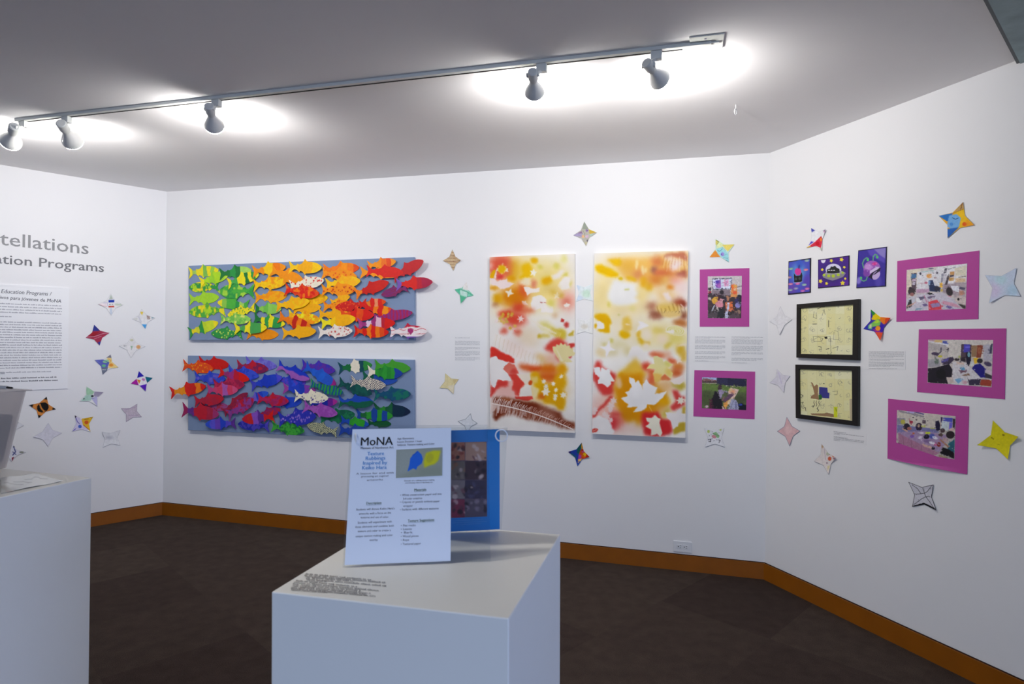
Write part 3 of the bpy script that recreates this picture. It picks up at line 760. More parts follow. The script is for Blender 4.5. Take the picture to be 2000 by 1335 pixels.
# ---------------------------------------------------------------- sprayed leaf canvases
def canvas_one():
    A = Art(950, 488, 1130, 850, 'f0eae3', 2); A.bf = 1.7
    E = A.E; Pn = A.P
    A.v(950, 490, 11.11)
    E('e9d47e', 1300, 500, 480, 330, 0, 240, .8); E('ecd88a', 1250, 1050, 520, 260, 0, 220, .7); E('f0dcae', 500, 1250, 500, 200, 0, 200, .6)
    E('edc65a', 600, 380, 420, 300, 0, 260, .8); E('f0a840', 640, 900, 420, 260, 0, 220, .8); E('eccf70', 1350, 800, 400, 300, 0, 220, .7)
    E('f3c9bd', 1800, 1050, 200, 320, 0, 200, .8); E('dd6048', 1740, 1100, 120, 130, 0, 120, .9)
    E('df5a40', 300, 330, 290, 260, 0, 110); E('e06a48', 480, 420, 110, 160, 0, 70); E('f3d4cc', 80, 320, 60, 60, 0, 60, .7)
    E('e0b020', 620, 420, 100, 240, 0, 120, .95); E('eab800', 870, 400, 120, 150, 0, 60); Pn('e8b600', [(700, 560), (860, 470), (1010, 560), (760, 610)], 40)
    E('e8ae00', 1035, 205, 85, 65, 15, 36); E('e7ab00', 1310, 645, 115, 100, 0, 50); E('d8cc50', 1160, 340, 70, 50, 0, 50, .8); E('dcd060', 1520, 320, 70, 70, 0, 50, .9); E('e4dc80', 1680, 170, 70, 90, 0, 60, .8)
    E('d9cc58', 1710, 500, 60, 45, 0, 40, .9); E('dccf5c', 1800, 720, 40, 90, 15, 50, .8)
    E('d88000', 560, 1000, 260, 190, -12, 110); E('d37600', 720, 1020, 130, 180, 0, 90, .8); E('e4a400', 240, 1030, 100, 110, 0, 70); E('e3a000', 550, 590, 100, 60, 0, 50); E('e69a10', 160, 790, 110, 45, 0, 50)
    E('da5a2a', 800, 860, 90, 170, -25, 80); E('dd7a60', 1030, 720, 55, 110, 0, 60, .95); E('b06030', 190, 1160, 80, 50, 0, 60, .7)
    Pn('e2a800', [(160, 400), (200, 420), (150, 600), (80, 590), (85, 500)], 14); E('d8403a', 290, 565, 85, 60, -12, 40)
    leaf(A, 'f3e6dd', 340, 370, 150, 185, 1, 6); E('e6b000', 330, 390, 90, 95, 0, 24)
    Pn('f0dcd8', [(90, 600), (180, 600), (230, 660), (460, 600), (450, 660), (600, 700), (480, 770), (400, 810), (310, 820), (240, 750), (90, 720)], 6)
    Pn('eed8c8', [(160, 560), (210, 400), (225, 410), (200, 600)], 8)
    Pn('f0e4dc', [(810, 780), (900, 770), (1010, 820), (1160, 780), (1130, 880), (960, 900), (890, 970)], 14)
    Pn('f0e2c4', [(700, 700), (830, 580), (960, 590), (960, 730), (880, 760)], 40, .9)
    leaf(A, 'efe2cc', 500, 900, 110, 20, 1, 6, burst(4, .4)); leaf(A, 'eee8d8', 1010, 470, 90, 80, 1, 8, burst(5, .45))
    Pn('efe6e0', [(1400, 540), (1640, 400), (1700, 420), (1560, 600), (1440, 620)], 30, .9)
    Pn('efe7e0', [(1600, 640), (1700, 550), (1830, 560), (1790, 700), (1830, 800), (1640, 850), (1540, 760)], 16)
    E('e4c878', 1400, 830, 180, 110, 0, 90, .8); leaf(A, 'f0e6d8', 1530, 960, 90, 0, .95, 8, burst(5, .45))
    Pn('f1e9e2', [(960, 1130), (1000, 1000), (1180, 950), (1290, 1040), (1280, 1140), (1440, 1200), (1440, 1330), (1180, 1333), (1180, 1240), (1020, 1290), (980, 1230)], 12)
    leaf(A, 'f0e8dc', 820, 1140, 80, 30, .9, 10); E('b04030', 1190, 1110, 26, 10, 20, 8); E('c05048', 1260, 1112, 28, 8, 10, 8)
    leaf(A, 'f3ece0', 1740, 1190, 90, 0, 1, 6)
    E('d8b038', 1450, 900, 90, 60, 30, 60, .7); E('d4a838', 1620, 960, 70, 60, 30, 50, .8); E('ddd05a', 1400, 1130, 80, 70, 0, 60, .8)
    E('d84428', 700, 1230, 150, 110, 0, 80); E('dc6a40', 900, 1290, 150, 60, 0, 70, .9)
    A.v(950, 610, 11.11)
    E('dd4530', 620, 150, 250, 160, 0, 100); E('d8401c', 420, 30, 180, 90, 0, 70); E('d64230', 690, 430, 95, 75, 0, 60); E('dc5a44', 380, 400, 85, 65, 0, 60); E('e2c8a0', 900, 550, 260, 260, 0, 160, .6)
    for i, (x, y) in enumerate([(340, 80), (420, 140), (380, 210), (470, 90), (540, 60), (330, 170), (560, 20), (450, 200), (620, 280), (520, 340), (300, 120), (240, 170), (350, 30), (470, 30)]):
        leaf(A, ['d8a838', 'd0b050', 'e0b858'][i % 3], x, y, 55, i * 47, 1, 5, burst(6, .4))
    leaf(A, 'f2e2dc', 230, 180, 75, -60, 1, 6); leaf(A, 'f0dad2', 740, 140, 90, 80, 1, 6, burst(6, .4)); E('f06050', 615, 395, 14)
    E('dccf60', 1300, 300, 190, 90, 25, 70, .8); Pn('d6bc3a', [(1400, 330), (1700, 350), (1740, 560), (1620, 620), (1480, 520), (1380, 430)], 50); E('d0b030', 1160, 510, 55, 45, 0, 30); E('d8c050', 1280, 500, 110, 50, 0, 40, .8); Pn('d0b43c', [(1760, 480), (1900, 370), (1905, 480), (1800, 520)], 20)
    for k in range(14): A.L('f0e6cc', [(1200 + k * 32, 250 + k * 14), (1120 + k * 34, 400 + k * 12)], 9, .8, 5)
    A.L('efe4d4', [(900, 120), (1200, 300), (1500, 450)], 34, .9, 16)
    E('d8a060', 1500, 60, 60, 60, 0, 60, .6); E('cc4038', 1740, 260, 48, 62, 0, 26); Pn('c83a34', [(1640, 120), (1690, 150), (1680, 210), (1620, 190)], 10)
    Pn('d84438', [(1240, 770), (1400, 600), (1560, 540), (1740, 650), (1780, 740), (1500, 740), (1440, 900), (1340, 830)], 46); E('d84838', 1550, 980, 110, 50, 60, 60, .8); Pn('cf3c34', [(1780, 680), (1910, 660), (1915, 740), (1850, 760), (1850, 960), (1800, 990), (1760, 900)], 20)
    fan = [(1600, 1080)]
    for k in range(15):
        t = -2.5 + k * .17; fan += [(1640 + 300 * math.cos(t) * (1.0 if k % 2 else .86), 960 + 300 * math.sin(t) * (1.0 if k % 2 else .86))]
    Pn('e6d89e', fan + [(1760, 960), (1860, 1060)], 6); Pn('ece2bc', [(1490, 760), (1540, 830), (1680, 1060), (1610, 1060)], 10)
    E('f0dcd4', 620, 760, 320, 160, 32, 130, .9); E('f0e2dc', 1050, 900, 260, 70, 38, 90, .9)
    for k in range(26):
        x = 150 + k * 40; y = 520 + k * 22
        A.L('d9bd98' if k % 2 else 'efdccb', [(x + 40, y - 60 - k), (x - 10, y + 190 - k * 2)], 9, .75, 6)
    E('d9b060', 1200, 1000, 160, 70, 40, 80, .8); E('d98a60', 1400, 1000, 160, 90, 30, 100, .6)
    Pn('d83428', [(80, 760), (150, 750), (330, 850), (500, 930), (610, 1000), (620, 1090), (500, 1090), (330, 1030), (250, 1010), (200, 940), (80, 990)], 18)
    E('d45820', 850, 1190, 170, 70, 15, 70); E('d86400', 1330, 1230, 250, 110, 0, 80); E('e09a00', 1640, 1220, 110, 130, 0, 60); E('d84410', 1050, 1220, 140, 70, 0, 60)
    Pn('dc6a58', [(480, 1090), (620, 1130), (700, 1333), (470, 1333), (340, 1210)], 10); E('d22c24', 590, 1290, 80, 60, 0, 40)
    A.v(950, 730, 11.11)
    E('eaa090', 400, 250, 380, 260, 0, 220, .8); E('f0b84c', 1300, 350, 420, 320, 0, 200, .7)
    E('d86018', 1350, 60, 280, 120, 0, 80); E('e0a400', 1060, 60, 110, 130, 0, 50); E('e3ae00', 1150, 300, 130, 210, 0, 60); E('e0a400', 1600, 150, 130, 200, 0, 60)
    Pn('dfa200', [(1160, 250), (1500, 200), (1720, 420), (1690, 780), (1550, 770), (1440, 640), (1260, 640), (1180, 520)], 50); E('d96818', 1190, 480, 90, 60, 0, 50)
    Pn('d84034', [(470, 0), (640, 0), (740, 110), (840, 200), (740, 300), (700, 480), (620, 470), (540, 330), (580, 150)], 20)
    Pn('e8b8ae', [(230, 350), (430, 260), (600, 380), (640, 520), (420, 540), (240, 470)], 70, .8)
    Pn('d63e36', [(240, 130), (470, 150), (460, 260), (280, 290), (190, 380), (120, 480), (75, 500), (85, 240), (180, 310)], 24)
    Pn('efe9e5', [(80, -343), (200, -393), (250, -323), (330, -303), (480, -248), (340, -123), (470, 0), (540, 140), (340, 145), (235, 120), (180, 310), (95, 235)], 4)
    Pn('eee0cc', [(650, 10), (930, 0), (950, 110), (920, 220), (830, 215), (760, 120)], 6); Pn('eee6dc', [(720, 480), (730, 320), (850, 230), (960, 230), (1000, 480)], 6)
    Pn('ecd9a0', [(960, 60), (1120, 60), (1100, 200), (1000, 180)], 24, .7); Pn('eedfb0', [(960, 240), (1150, 330), (1090, 500), (1010, 520), (990, 380)], 24, .9)
    E('d65414', 950, 190, 36, 60, 10, 14); Pn('d8443a', [(620, 490), (1000, 480), (1020, 540), (900, 580), (640, 540)], 14)
    for x, y, r in [(1290, 380, 110), (1450, 210, 60), (1620, 50, 60), (1510, 340, 55), (1500, 470, 70), (1490, 540, 55), (1670, 460, 80), (1290, 270, 65), (1250, 160, 60)]:
        leaf(A, 'f3ead8', x, y, r, x, 1, 5, burst(6, .5))
    Pn('74280f', [(150, 500), (330, 500), (700, 560), (1100, 620), (1300, 720), (1600, 820), (1660, 980), (1915, 1060), (1912, 1190), (1700, 1190), (1300, 1050), (900, 980), (500, 860), (300, 940), (210, 980), (160, 900)], 50)
    E('6e2008', 210, 930, 60, 60, 0, 50); E('efe2da', 180, 690, 110, 60, 20, 50, .6); E('b86a38', 430, 560, 120, 34, 8, 40, .8)
    E('e3c6b8', 1330, 860, 260, 90, 28, 110, .5)
    def st(t): return 120 + 1760 * t, 640 + 560 * t - 70 * math.sin(math.pi * t)
    A.warp(1.0, 9, 4)
    rnd = random.Random(12)
    for k in range(58):
        t = (k + rnd.uniform(-.3, .3)) / 58; x, y = st(max(0, t)); ln = rnd.uniform(100, 200) * (1 - .6 * t)
        A.L('f0dcd2' if t < .45 else 'dcae9e', [(x, y), (x + 30 * (1 - t), y - ln * .6), (x + (60 + rnd.uniform(-15, 25)) * (1 - t * .3), y - ln)], rnd.uniform(10, 17) * (1 - .4 * t), rnd.uniform(.75, 1), 3)
        if t < .92: A.L(rnd.choice(['efe4de', 'e8c8bc', 'f0e4e0']), [(x, y), (x - 8, y + ln * .6), (x - rnd.uniform(10, 60), y + ln * 1.3)], rnd.uniform(10, 28) * (1 - .5 * t), rnd.uniform(.6, .95), 5)
    A.L('f3e6de', [st(k / 20) for k in range(21)], 22, 1, 3)
    Pn('efe8e4', [(300, 1333), (300, 1130), (1200, 1090), (1600, 1215), (1915, 1215), (1915, 1333)], 50, .8)
    return A.N(.04, 30, 5)
def canvas_two():
    A = Art(1150, 484, 1352, 862, 'f2eee9', 2); A.bf = 1.7
    E = A.E; Pn = A.P
    A.v(1150, 485, 10)
    E('f3d27c', 1000, 400, 900, 300, 0, 260, .7); E('f2d98c', 400, 1000, 400, 500, 0, 260, .6)
    Pn('eeb858', [(350, 200), (900, 190), (1300, 180), (1500, 110), (1940, 60), (1940, 560), (1600, 700), (1100, 680), (700, 600), (600, 400)], 80, .9)
    E('f0d68a', 1050, 900, 260, 200, 0, 160, .9); E('f2dc98', 250, 900, 160, 320, 10, 140, .9); E('edd080', 900, 1180, 500, 130, 0, 150, .6); E('e9bd70', 1500, 900, 260, 160, 0, 140, .8)
    Pn('eebd00', [(120, 330), (220, 300), (340, 360), (470, 410), (590, 500), (560, 560), (400, 560), (180, 470), (120, 400)], 30)
    Pn('f1c010', [(350, 220), (600, 190), (650, 250), (620, 340), (500, 330), (420, 260)], 30); E('e9b54a', 780, 330, 160, 110, 0, 90); E('e2955a', 970, 500, 120, 110, 0, 80); E('e9b820', 830, 590, 110, 40, 15, 30); E('e0b800', 615, 590, 45, 34, 0, 18)
    E('ebb020', 1070, 660, 70, 110, 0, 50); E('e8b428', 1170, 740, 80, 90, 0, 50); E('e08a3c', 1300, 600, 150, 120, 0, 90); E('d8794a', 1330, 260, 120, 110, 0, 80, .9); E('8a5058', 1270, 420, 65, 60, 0, 60); E('d9704a', 1420, 470, 160, 60, 0, 60); E('e08040', 1600, 450, 120, 90, 0, 80)
    Pn('b4604a', [(1660, 500), (1900, 400), (1930, 570), (1760, 560)], 40); E('e8968a', 1700, 620, 140, 90, 0, 90, .9); E('f3d8d4', 1800, 760, 150, 160, 0, 130, .9)
    Pn('c8785a', [(1470, 120), (1700, 80), (1860, 60), (1930, 180), (1900, 250), (1750, 190), (1600, 160), (1500, 190)], 30); E('f0dcd8', 1700, 330, 140, 90, -35, 60); E('f2e0d8', 1620, 220, 150, 50, 15, 50, .8)
    for k in range(18):
        x = 1480 + k * 26; A.L('f4dcd0' if k % 2 else 'c87050', [(x, 130 + (k % 5) * 26), (x - 60 + k * 6, 330 + (k % 4) * 40)], 8, .6, 5)
    for x, y in [(940, 270), (930, 350), (1050, 380), (1110, 420), (1060, 450)]: E('f2dfa8', x, y, 24, 60, 0, 26, .9)
    Pn('f1efec', [(500, 600), (700, 640), (900, 690), (980, 700), (900, 760), (960, 860), (900, 960), (980, 1040), (860, 1080), (600, 1120), (420, 1080), (360, 920), (420, 720)], 50)
    E('cfd070', 745, 793, 55, 16, 0, 14, .9); E('f2e9dc', 1250, 950, 110, 90, 0, 90, .9); Pn('f0dfd8', [(1440, 860), (1540, 840), (1620, 1000), (1580, 1070), (1500, 980)], 26)
    E('e89030', 1590, 750, 80, 45, 20, 40); E('e0d060', 390, 1090, 34, 60, 0, 30, .9); E('e6d88a', 850, 1170, 60, 60, 0, 50); E('d9cf78', 580, 1290, 24, 24, 0, 14)
    E('a84c30', 1760, 1060, 130, 90, 0, 70); E('8c3a28', 1840, 1080, 60, 60, 0, 40); E('b06a50', 1230, 1130, 110, 80, 0, 80); E('8c4a38', 1330, 1280, 140, 70, 10, 60)
    E('e0bc5c', 1560, 1180, 240, 120, 10, 70); A.L('f2d0c0', [(1790, 1090), (1850, 1150)], 16, 1, 6)
    for k in range(16):
        x = 1330 + k * 38; y = 1210 + 50 * math.sin(k * .5)
        A.L('e8cc80' if k % 2 else 'a87830', [(x, y - 90), (x + 36, y + 60)], 12, .75, 5)
    for x, y in [(1540, 1250), (1620, 1245), (1690, 1245), (1760, 1250), (1470, 1230)]: A.L('5a3418', [(x - 12, y + 20), (x + 12, y - 18)], 12, .9, 4)
    E('ecb400', 240, 1320, 140, 50, 0, 40)
    A.v(1150, 610, 10)
    E('e8d48c', 1350, 420, 560, 260, 0, 200, .8); E('f0ddb4', 750, 300, 300, 280, 0, 180, .6); E('ece0b8', 450, 650, 330, 180, 0, 160, .7)
    E('8c4a30', 1850, 60, 80, 80, 0, 60); E('b4662c', 1790, 200, 150, 70, 10, 60); E('a06048', 1290, 70, 130, 60, 0, 70, .9); E('e4c47c', 1600, 30, 200, 60, 0, 30)
    Pn('e9b200', [(110, 80), (240, 30), (380, 80), (450, 200), (400, 260), (410, 400), (300, 400), (150, 340), (220, 300), (290, 320), (290, 220), (180, 160)], 26); E('e2ae10', 130, 255, 36, 42, 0, 16)
    Pn('f1ece9', [(160, 170), (200, 165), (280, 220), (295, 310), (250, 325), (160, 290)], 6)
    E('eac040', 740, 200, 90, 130, 0, 50, .9); E('e9b500', 690, 420, 110, 80, 20, 36); E('e8c058', 750, 310, 90, 70, 0, 40); E('f2dcb8', 760, 230, 50, 16, 0, 14)
    E('e6b830', 975, 420, 50, 70, 0, 36); E('dfb010', 1030, 560, 110, 50, 45, 40); E('e0b428', 1140, 590, 60, 36, 20, 30, .9); E('eee0c8', 1130, 430, 110, 120, 0, 60); E('f0e2cc', 1110, 650, 70, 60, 0, 30)
    Pn('f2ecea', [(900, 380), (990, 230), (960, 160), (1060, 180), (1180, 250), (1060, 310)], 14)
    E('e4cc60', 1350, 350, 130, 60, 0, 60, .8); E('dfc44c', 1540, 640, 90, 50, -40, 40, .9); E('dccc5c', 1700, 520, 210, 120, 0, 90, .7); E('f0dcc0', 1440, 520, 110, 90, 0, 60)
    for k in range(8): E('efe6cc' if k % 2 == 0 else 'd8cf70', 1690, 350, 190 - k * 22, 100 - k * 12, 8, 12, .9)
    Pn('f0e8dc', [(1480, 370), (1640, 320), (1670, 350), (1650, 420), (1560, 400)], 8)
    E('d9cf70', 440, 550, 42, 50, 0, 26, .9); E('dccf88', 300, 620, 46, 44, 0, 30, .8); E('e3d8a0', 600, 620, 150, 60, 0, 60, .6); E('e0d298', 760, 740, 90, 100, 0, 60, .8); E('e6cf98', 240, 790, 100, 70, 30, 50, .8); E('dcd0a0', 450, 780, 120, 60, 0, 50, .7)
    leaf(A, 'f3eeee', 370, 700, 175, 10, 1, 8, burst(4, .32)); Pn('f0eae6', [(840, 660), (960, 650), (1080, 780), (1240, 720), (1180, 850), (1000, 1010), (880, 1030), (820, 900), (760, 860)], 20)
    E('d9b030', 1790, 730, 90, 100, 0, 50); E('dfb440', 1850, 850, 60, 120, 0, 50)
    Pn('e8bc40', [(720, 1060), (900, 880), (1040, 1040), (1110, 1160), (1080, 1330), (600, 1330), (590, 1180)], 60); E('e0a400', 1000, 1270, 110, 90, 0, 50); E('e2a000', 640, 1250, 80, 90, 0, 40)
    E('d8402c', 1120, 1050, 90, 90, 0, 50); E('dd6840', 1330, 820, 160, 50, 10, 46); E('d95a34', 1620, 940, 100, 50, 25, 46); E('e08a60', 1500, 820, 120, 60, 0, 70, .7); E('d98038', 1740, 1060, 120, 90, 0, 60); E('cf6030', 1700, 1180, 120, 90, 0, 60)
    Pn('d85434', [(1130, 1110), (1290, 1110), (1300, 1330), (1170, 1330)], 40); Pn('dd6440', [(1400, 1260), (1480, 1190), (1600, 1310), (1560, 1330), (1380, 1330)], 20)
    lf = [(1250, 845), (1330, 835), (1440, 900), (1450, 960), (1500, 930), (1640, 1010), (1540, 1080), (1640, 1190), (1600, 1290), (1480, 1190), (1360, 1290), (1290, 1333), (1250, 1180), (1300, 1100), (1130, 1095), (1200, 1010), (1280, 990)]
    Pn('e6dc9c', lf, 6); E('d8d060', 1540, 1000, 60, 40, 20, 40, .8); E('e2c050', 1560, 1160, 70, 80, 0, 50, .7); E('e4bc48', 1330, 1270, 60, 70, 0, 50, .8)
    leaf(A, 'f3e0d0', 1760, 930, 80, 30, 1, 5, burst(4, .35)); Pn('f2e4d0', [(1700, 660), (1900, 590), (1900, 640), (1780, 660)], 14, .8)
    Pn('d63c34', [(140, 960), (210, 930), (260, 1060), (400, 1140), (520, 1190), (520, 1310), (430, 1330), (80, 1330), (90, 1140)], 40)
    A.v(1150, 730, 10)
    E('f0c058', 1000, 500, 600, 500, 0, 260, .6); E('f0a090', 350, 800, 380, 420, 0, 220, .6)
    Pn('d8403c', [(80, 0), (520, 0), (500, 200), (440, 350), (300, 400), (200, 330), (110, 150)], 40); E('da3c38', 380, 320, 120, 90, 0, 60)
    lf = [(90, -130), (220, -140), (215, -30), (240, -145), (330, -90), (400, -110), (420, 0), (500, 130), (420, 150), (430, 200), (360, 265), (300, 210), (260, 190), (180, 190), (175, 120), (210, 60), (120, 10)]
    Pn('f1efee', lf, 5)
    Pn('dd9000', [(480, 260), (560, 60), (700, 0), (1080, 0), (1300, 180), (1500, 360), (1560, 560), (1300, 800), (1040, 900), (1000, 1050), (930, 1020), (860, 880), (760, 960), (640, 760), (540, 600), (520, 400)], 70)
    E('e2a400', 1450, 540, 110, 100, 0, 60); E('d68c00', 760, 800, 150, 110, 0, 80); E('ecc8a8', 590, 170, 60, 110, -10, 40, .9); E('e6b070', 1500, 230, 160, 110, 0, 90, .8); E('f0dcd0', 1130, 110, 70, 120, 0, 60, .9); E('e4b07c', 1430, 680, 160, 60, 0, 90, .8)
    E('dc5a3c', 1220, 130, 70, 120, 0, 60, .9); Pn('e8c060', [(1260, 0), (1440, 0), (1380, 150), (1300, 170)], 20)
    Pn('c8b040', [(1600, 140), (1700, 215), (1860, 130), (1890, 280), (1780, 320), (1640, 240)], 40); Pn('f0e2da', [(1580, 140), (1720, 80), (1860, 20), (1880, 110), (1780, 205), (1680, 205)], 8)
    lf = [(780, 60), (890, 90), (910, 160), (960, 120), (1040, 230), (1060, 330), (1050, 200), (1120, 100), (1200, 200), (1340, 260), (1290, 390), (1520, 330), (1460, 440), (1330, 560), (1260, 600), (1140, 600), (1130, 650), (1020, 720), (860, 750), (950, 640), (740, 650), (770, 590), (740, 570), (620, 465), (750, 430), (750, 390), (700, 350), (770, 330), (840, 250), (800, 160)]
    Pn('f2efee', lf, 5); E('f2efee', 1180, 330, 140, 110, 0, 60); A.L('f0c878', [(1170, 620), (1240, 750)], 12, 1, 5)
    Pn('d8423a', [(60, 800), (200, 650), (300, 560), (420, 420), (480, 430), (340, 600), (180, 740), (130, 840), (70, 850)], 26); E('dc5048', 520, 780, 120, 60, 0, 60); E('d8303a', 480, 960, 110, 130, 0, 60); E('de5a50', 600, 950, 110, 130, 0, 90, .8)
    for x, y, r in [(120, 690, 70), (100, 760, 50), (300, 780, 70), (360, 830, 80), (430, 620, 90), (480, 520, 80), (420, 700, 60), (430, 900, 60)]: leaf(A, 'f0dcd8', x, y, r, x * 3, .9, 6, burst(6, .5))
    Pn('f1ecea', [(60, 870), (200, 800), (380, 880), (440, 1000), (450, 1060), (500, 1110), (450, 1190), (60, 1190)], 16); E('d8463c', 110, 1100, 70, 34, -15, 10); A.L('f0b0a0', [(70, 1110), (150, 1085)], 10, 1, 3)
    E('ecd0c8', 830, 1080, 230, 110, 0, 110, .9)
    Pn('d62c30', [(1040, 740), (1380, 740), (1420, 860), (1600, 900), (1640, 1120), (1560, 1180), (1440, 1210), (1230, 1220), (1080, 1190), (1050, 1050), (1020, 900)], 44)
    lf = [(1110, 840), (1230, 850), (1290, 790), (1350, 850), (1400, 870), (1380, 960), (1400, 1060), (1430, 1150), (1390, 1220), (1320, 1160), (1210, 1200), (1210, 1080), (1090, 1030), (1180, 960), (1130, 930)]
    Pn('f0ead6', lf, 5)
    Pn('d84440', [(1620, 310), (1740, 310), (1780, 430), (1880, 440), (1880, 600), (1740, 680), (1640, 720), (1590, 640), (1700, 520)], 36)
    leaf(A, 'f3ead8', 1790, 520, 95, 20, 1, 5, burst(7, .55)); leaf(A, 'f3ead8', 1890, 520, 45, 0, 1, 5, burst(5, .5))
    Pn('c8b03a', [(1420, 760), (1560, 640), (1600, 700), (1500, 860), (1420, 850)], 50, .8); Pn('c4a630', [(1740, 960), (1890, 930), (1890, 1100), (1660, 1180), (1640, 1090)], 26); Pn('caa83c', [(1820, 640), (1890, 620), (1890, 780), (1820, 770)], 24)
    Pn('f1eae8', [(1500, 740), (1690, 770), (1760, 680), (1810, 770), (1890, 780), (1890, 930), (1760, 940), (1740, 1020), (1640, 1080), (1600, 930), (1530, 850)], 6)
    return A.warp(.8, 10, 6).N(.04, 30, 9)
CAN_SIDE = 'e8e6e4'
for label, corners, art in (
    ('tall sprayed leaf canvas with a brown fern across its bottom', [(956.2, 501.6), (1122.6, 495.2), (1122.6, 845), (957, 838.4)], canvas_one()),
    ('tall sprayed leaf canvas with a big white maple leaf low in the middle', [(1160.8, 494.5), (1344.6, 488.8), (1338.6, 854.7), (1156.4, 846.7)], canvas_two())):
    o = origin_of(BACK, corners, .034)
    v, f, c = slab(BACK, corners, .034, .0006, art=art, nx=210, ny=400, origin=o, color=CAN_SIDE)
    ob = link('stretched_canvas', mesh('stretched_canvas', v, f, c), mat=BACK.mat(*o), m=CANVAS)
    tag(ob, label, 'painting', 'sprayed leaf paintings')

# ---------------------------------------------------------------- magenta mats with photographs
MAGENTA = material('magenta_card', 'b8489a', .7, noise=.04, scale=8)
def crowd(A, items):
    for it in items:
        k = it[0]
        if k == 'E': A.E(*it[1:])
        elif k == 'P': A.P(*it[1:])
        elif k == 'L': A.L(*it[1:])
def photo1():
    A = Art(1378, 534, 1453, 625, 'cfc6c8', 4).v(1370, 530, 12.13)
    crowd(A, [('P', 'c9c0bd', [(140, 440), (960, 440), (960, 1120), (140, 1120)]), ('P', '3a2f33', [(140, 500), (960, 600), (960, 1120), (140, 1120)], 20),
        ('P', '2e2a48', [(245, 165), (730, 155), (700, 425), (268, 428)]), ('P', 'dfe6fa', [(262, 182), (716, 172), (684, 405), (284, 410)]),
        ('P', '8a50b8', [(322, 215), (455, 200), (455, 390), (340, 388)]), ('E', '5038b0', 370, 245, 50, 30, 0, 20), ('E', 'b868c0', 420, 330, 40, 50, 0, 20), ('P', 'e8a8cc', [(530, 190), (640, 180), (640, 350), (545, 360)]), ('E', 'd078b0', 590, 270, 26, 60, 10, 16),
        ('P', '8a7a84', [(250, 440), (680, 430), (680, 560), (250, 560)], 20), ('P', 'e09a58', [(712, 310), (850, 320), (850, 610), (690, 600)]), ('E', 'f07030', 735, 370, 34, 60, 0, 20), ('E', 'e86038', 790, 500, 50, 40, 0, 20), ('E', 'f2c8a0', 790, 420, 34, 30, 0, 16), ('E', 'e8b850', 790, 345, 34, 20, 0, 14),
        ('L', '2a2a34', [(850, 370), (950, 345)], 16), ('L', '443a40', [(150, 400), (230, 385)], 22), ('P', 'a82840', [(150, 465), (235, 465), (230, 515), (150, 520)], 8), ('P', '202030', [(150, 400), (235, 405), (225, 440), (150, 435)], 8),
        ('E', '2a2028', 480, 490, 50, 50, 0, 14), ('E', '3a2c30', 330, 570, 60, 46, 0, 14), ('E', 'e0a83a', 310, 690, 66, 80, 10, 10), ('P', 'd9a83c', [(300, 600), (400, 590), (390, 740), (300, 750)], 12), ('E', '4a2028', 430, 640, 50, 90, 10, 14), ('E', '30242c', 480, 600, 50, 50, 0, 16), ('E', 'd88a9c', 420, 770, 90, 90, -20, 12), ('E', 'e0a0ac', 470, 690, 40, 60, 0, 12),
        ('E', 'b88060', 610, 640, 50, 70, 0, 10), ('P', 'e0703a', [(560, 730), (740, 710), (750, 900), (700, 950), (580, 920)], 10), ('P', 'c8cce8', [(610, 740), (660, 730), (660, 880), (620, 1000), (640, 1115), (550, 1115), (560, 990), (600, 880)], 8), ('P', '26262a', [(380, 850), (520, 850), (540, 1115), (370, 1115)], 14),
        ('E', '2c2a3c', 560, 650, 40, 60, 0, 14), ('E', '20202c', 900, 600, 60, 50, 0, 12), ('E', '38306a', 830, 680, 50, 70, 0, 14), ('E', '9088c8', 860, 800, 66, 60, 10, 10), ('E', '2a2830', 910, 700, 50, 60, 0, 12), ('E', '9a7a68', 870, 960, 60, 60, 0, 14), ('P', '55484e', [(150, 1000), (380, 960), (370, 1120), (150, 1120)], 20), ('P', '5a4850', [(650, 1050), (860, 960), (940, 1110), (650, 1115)], 20),
        ('L', 'c8d0e0', [(310, 800), (240, 950)], 26, 1, 8), ('L', 'd8d0c8', [(370, 850), (400, 930)], 34, 1, 8), ('E', '4a383c', 200, 760, 60, 90, 0, 20), ('E', 'c8b8b8', 195, 640, 44, 30, 0, 14)])
    return A.dabs(900, 2.6, .6, 2.4, 3, .07).N(.10, 4, 3)
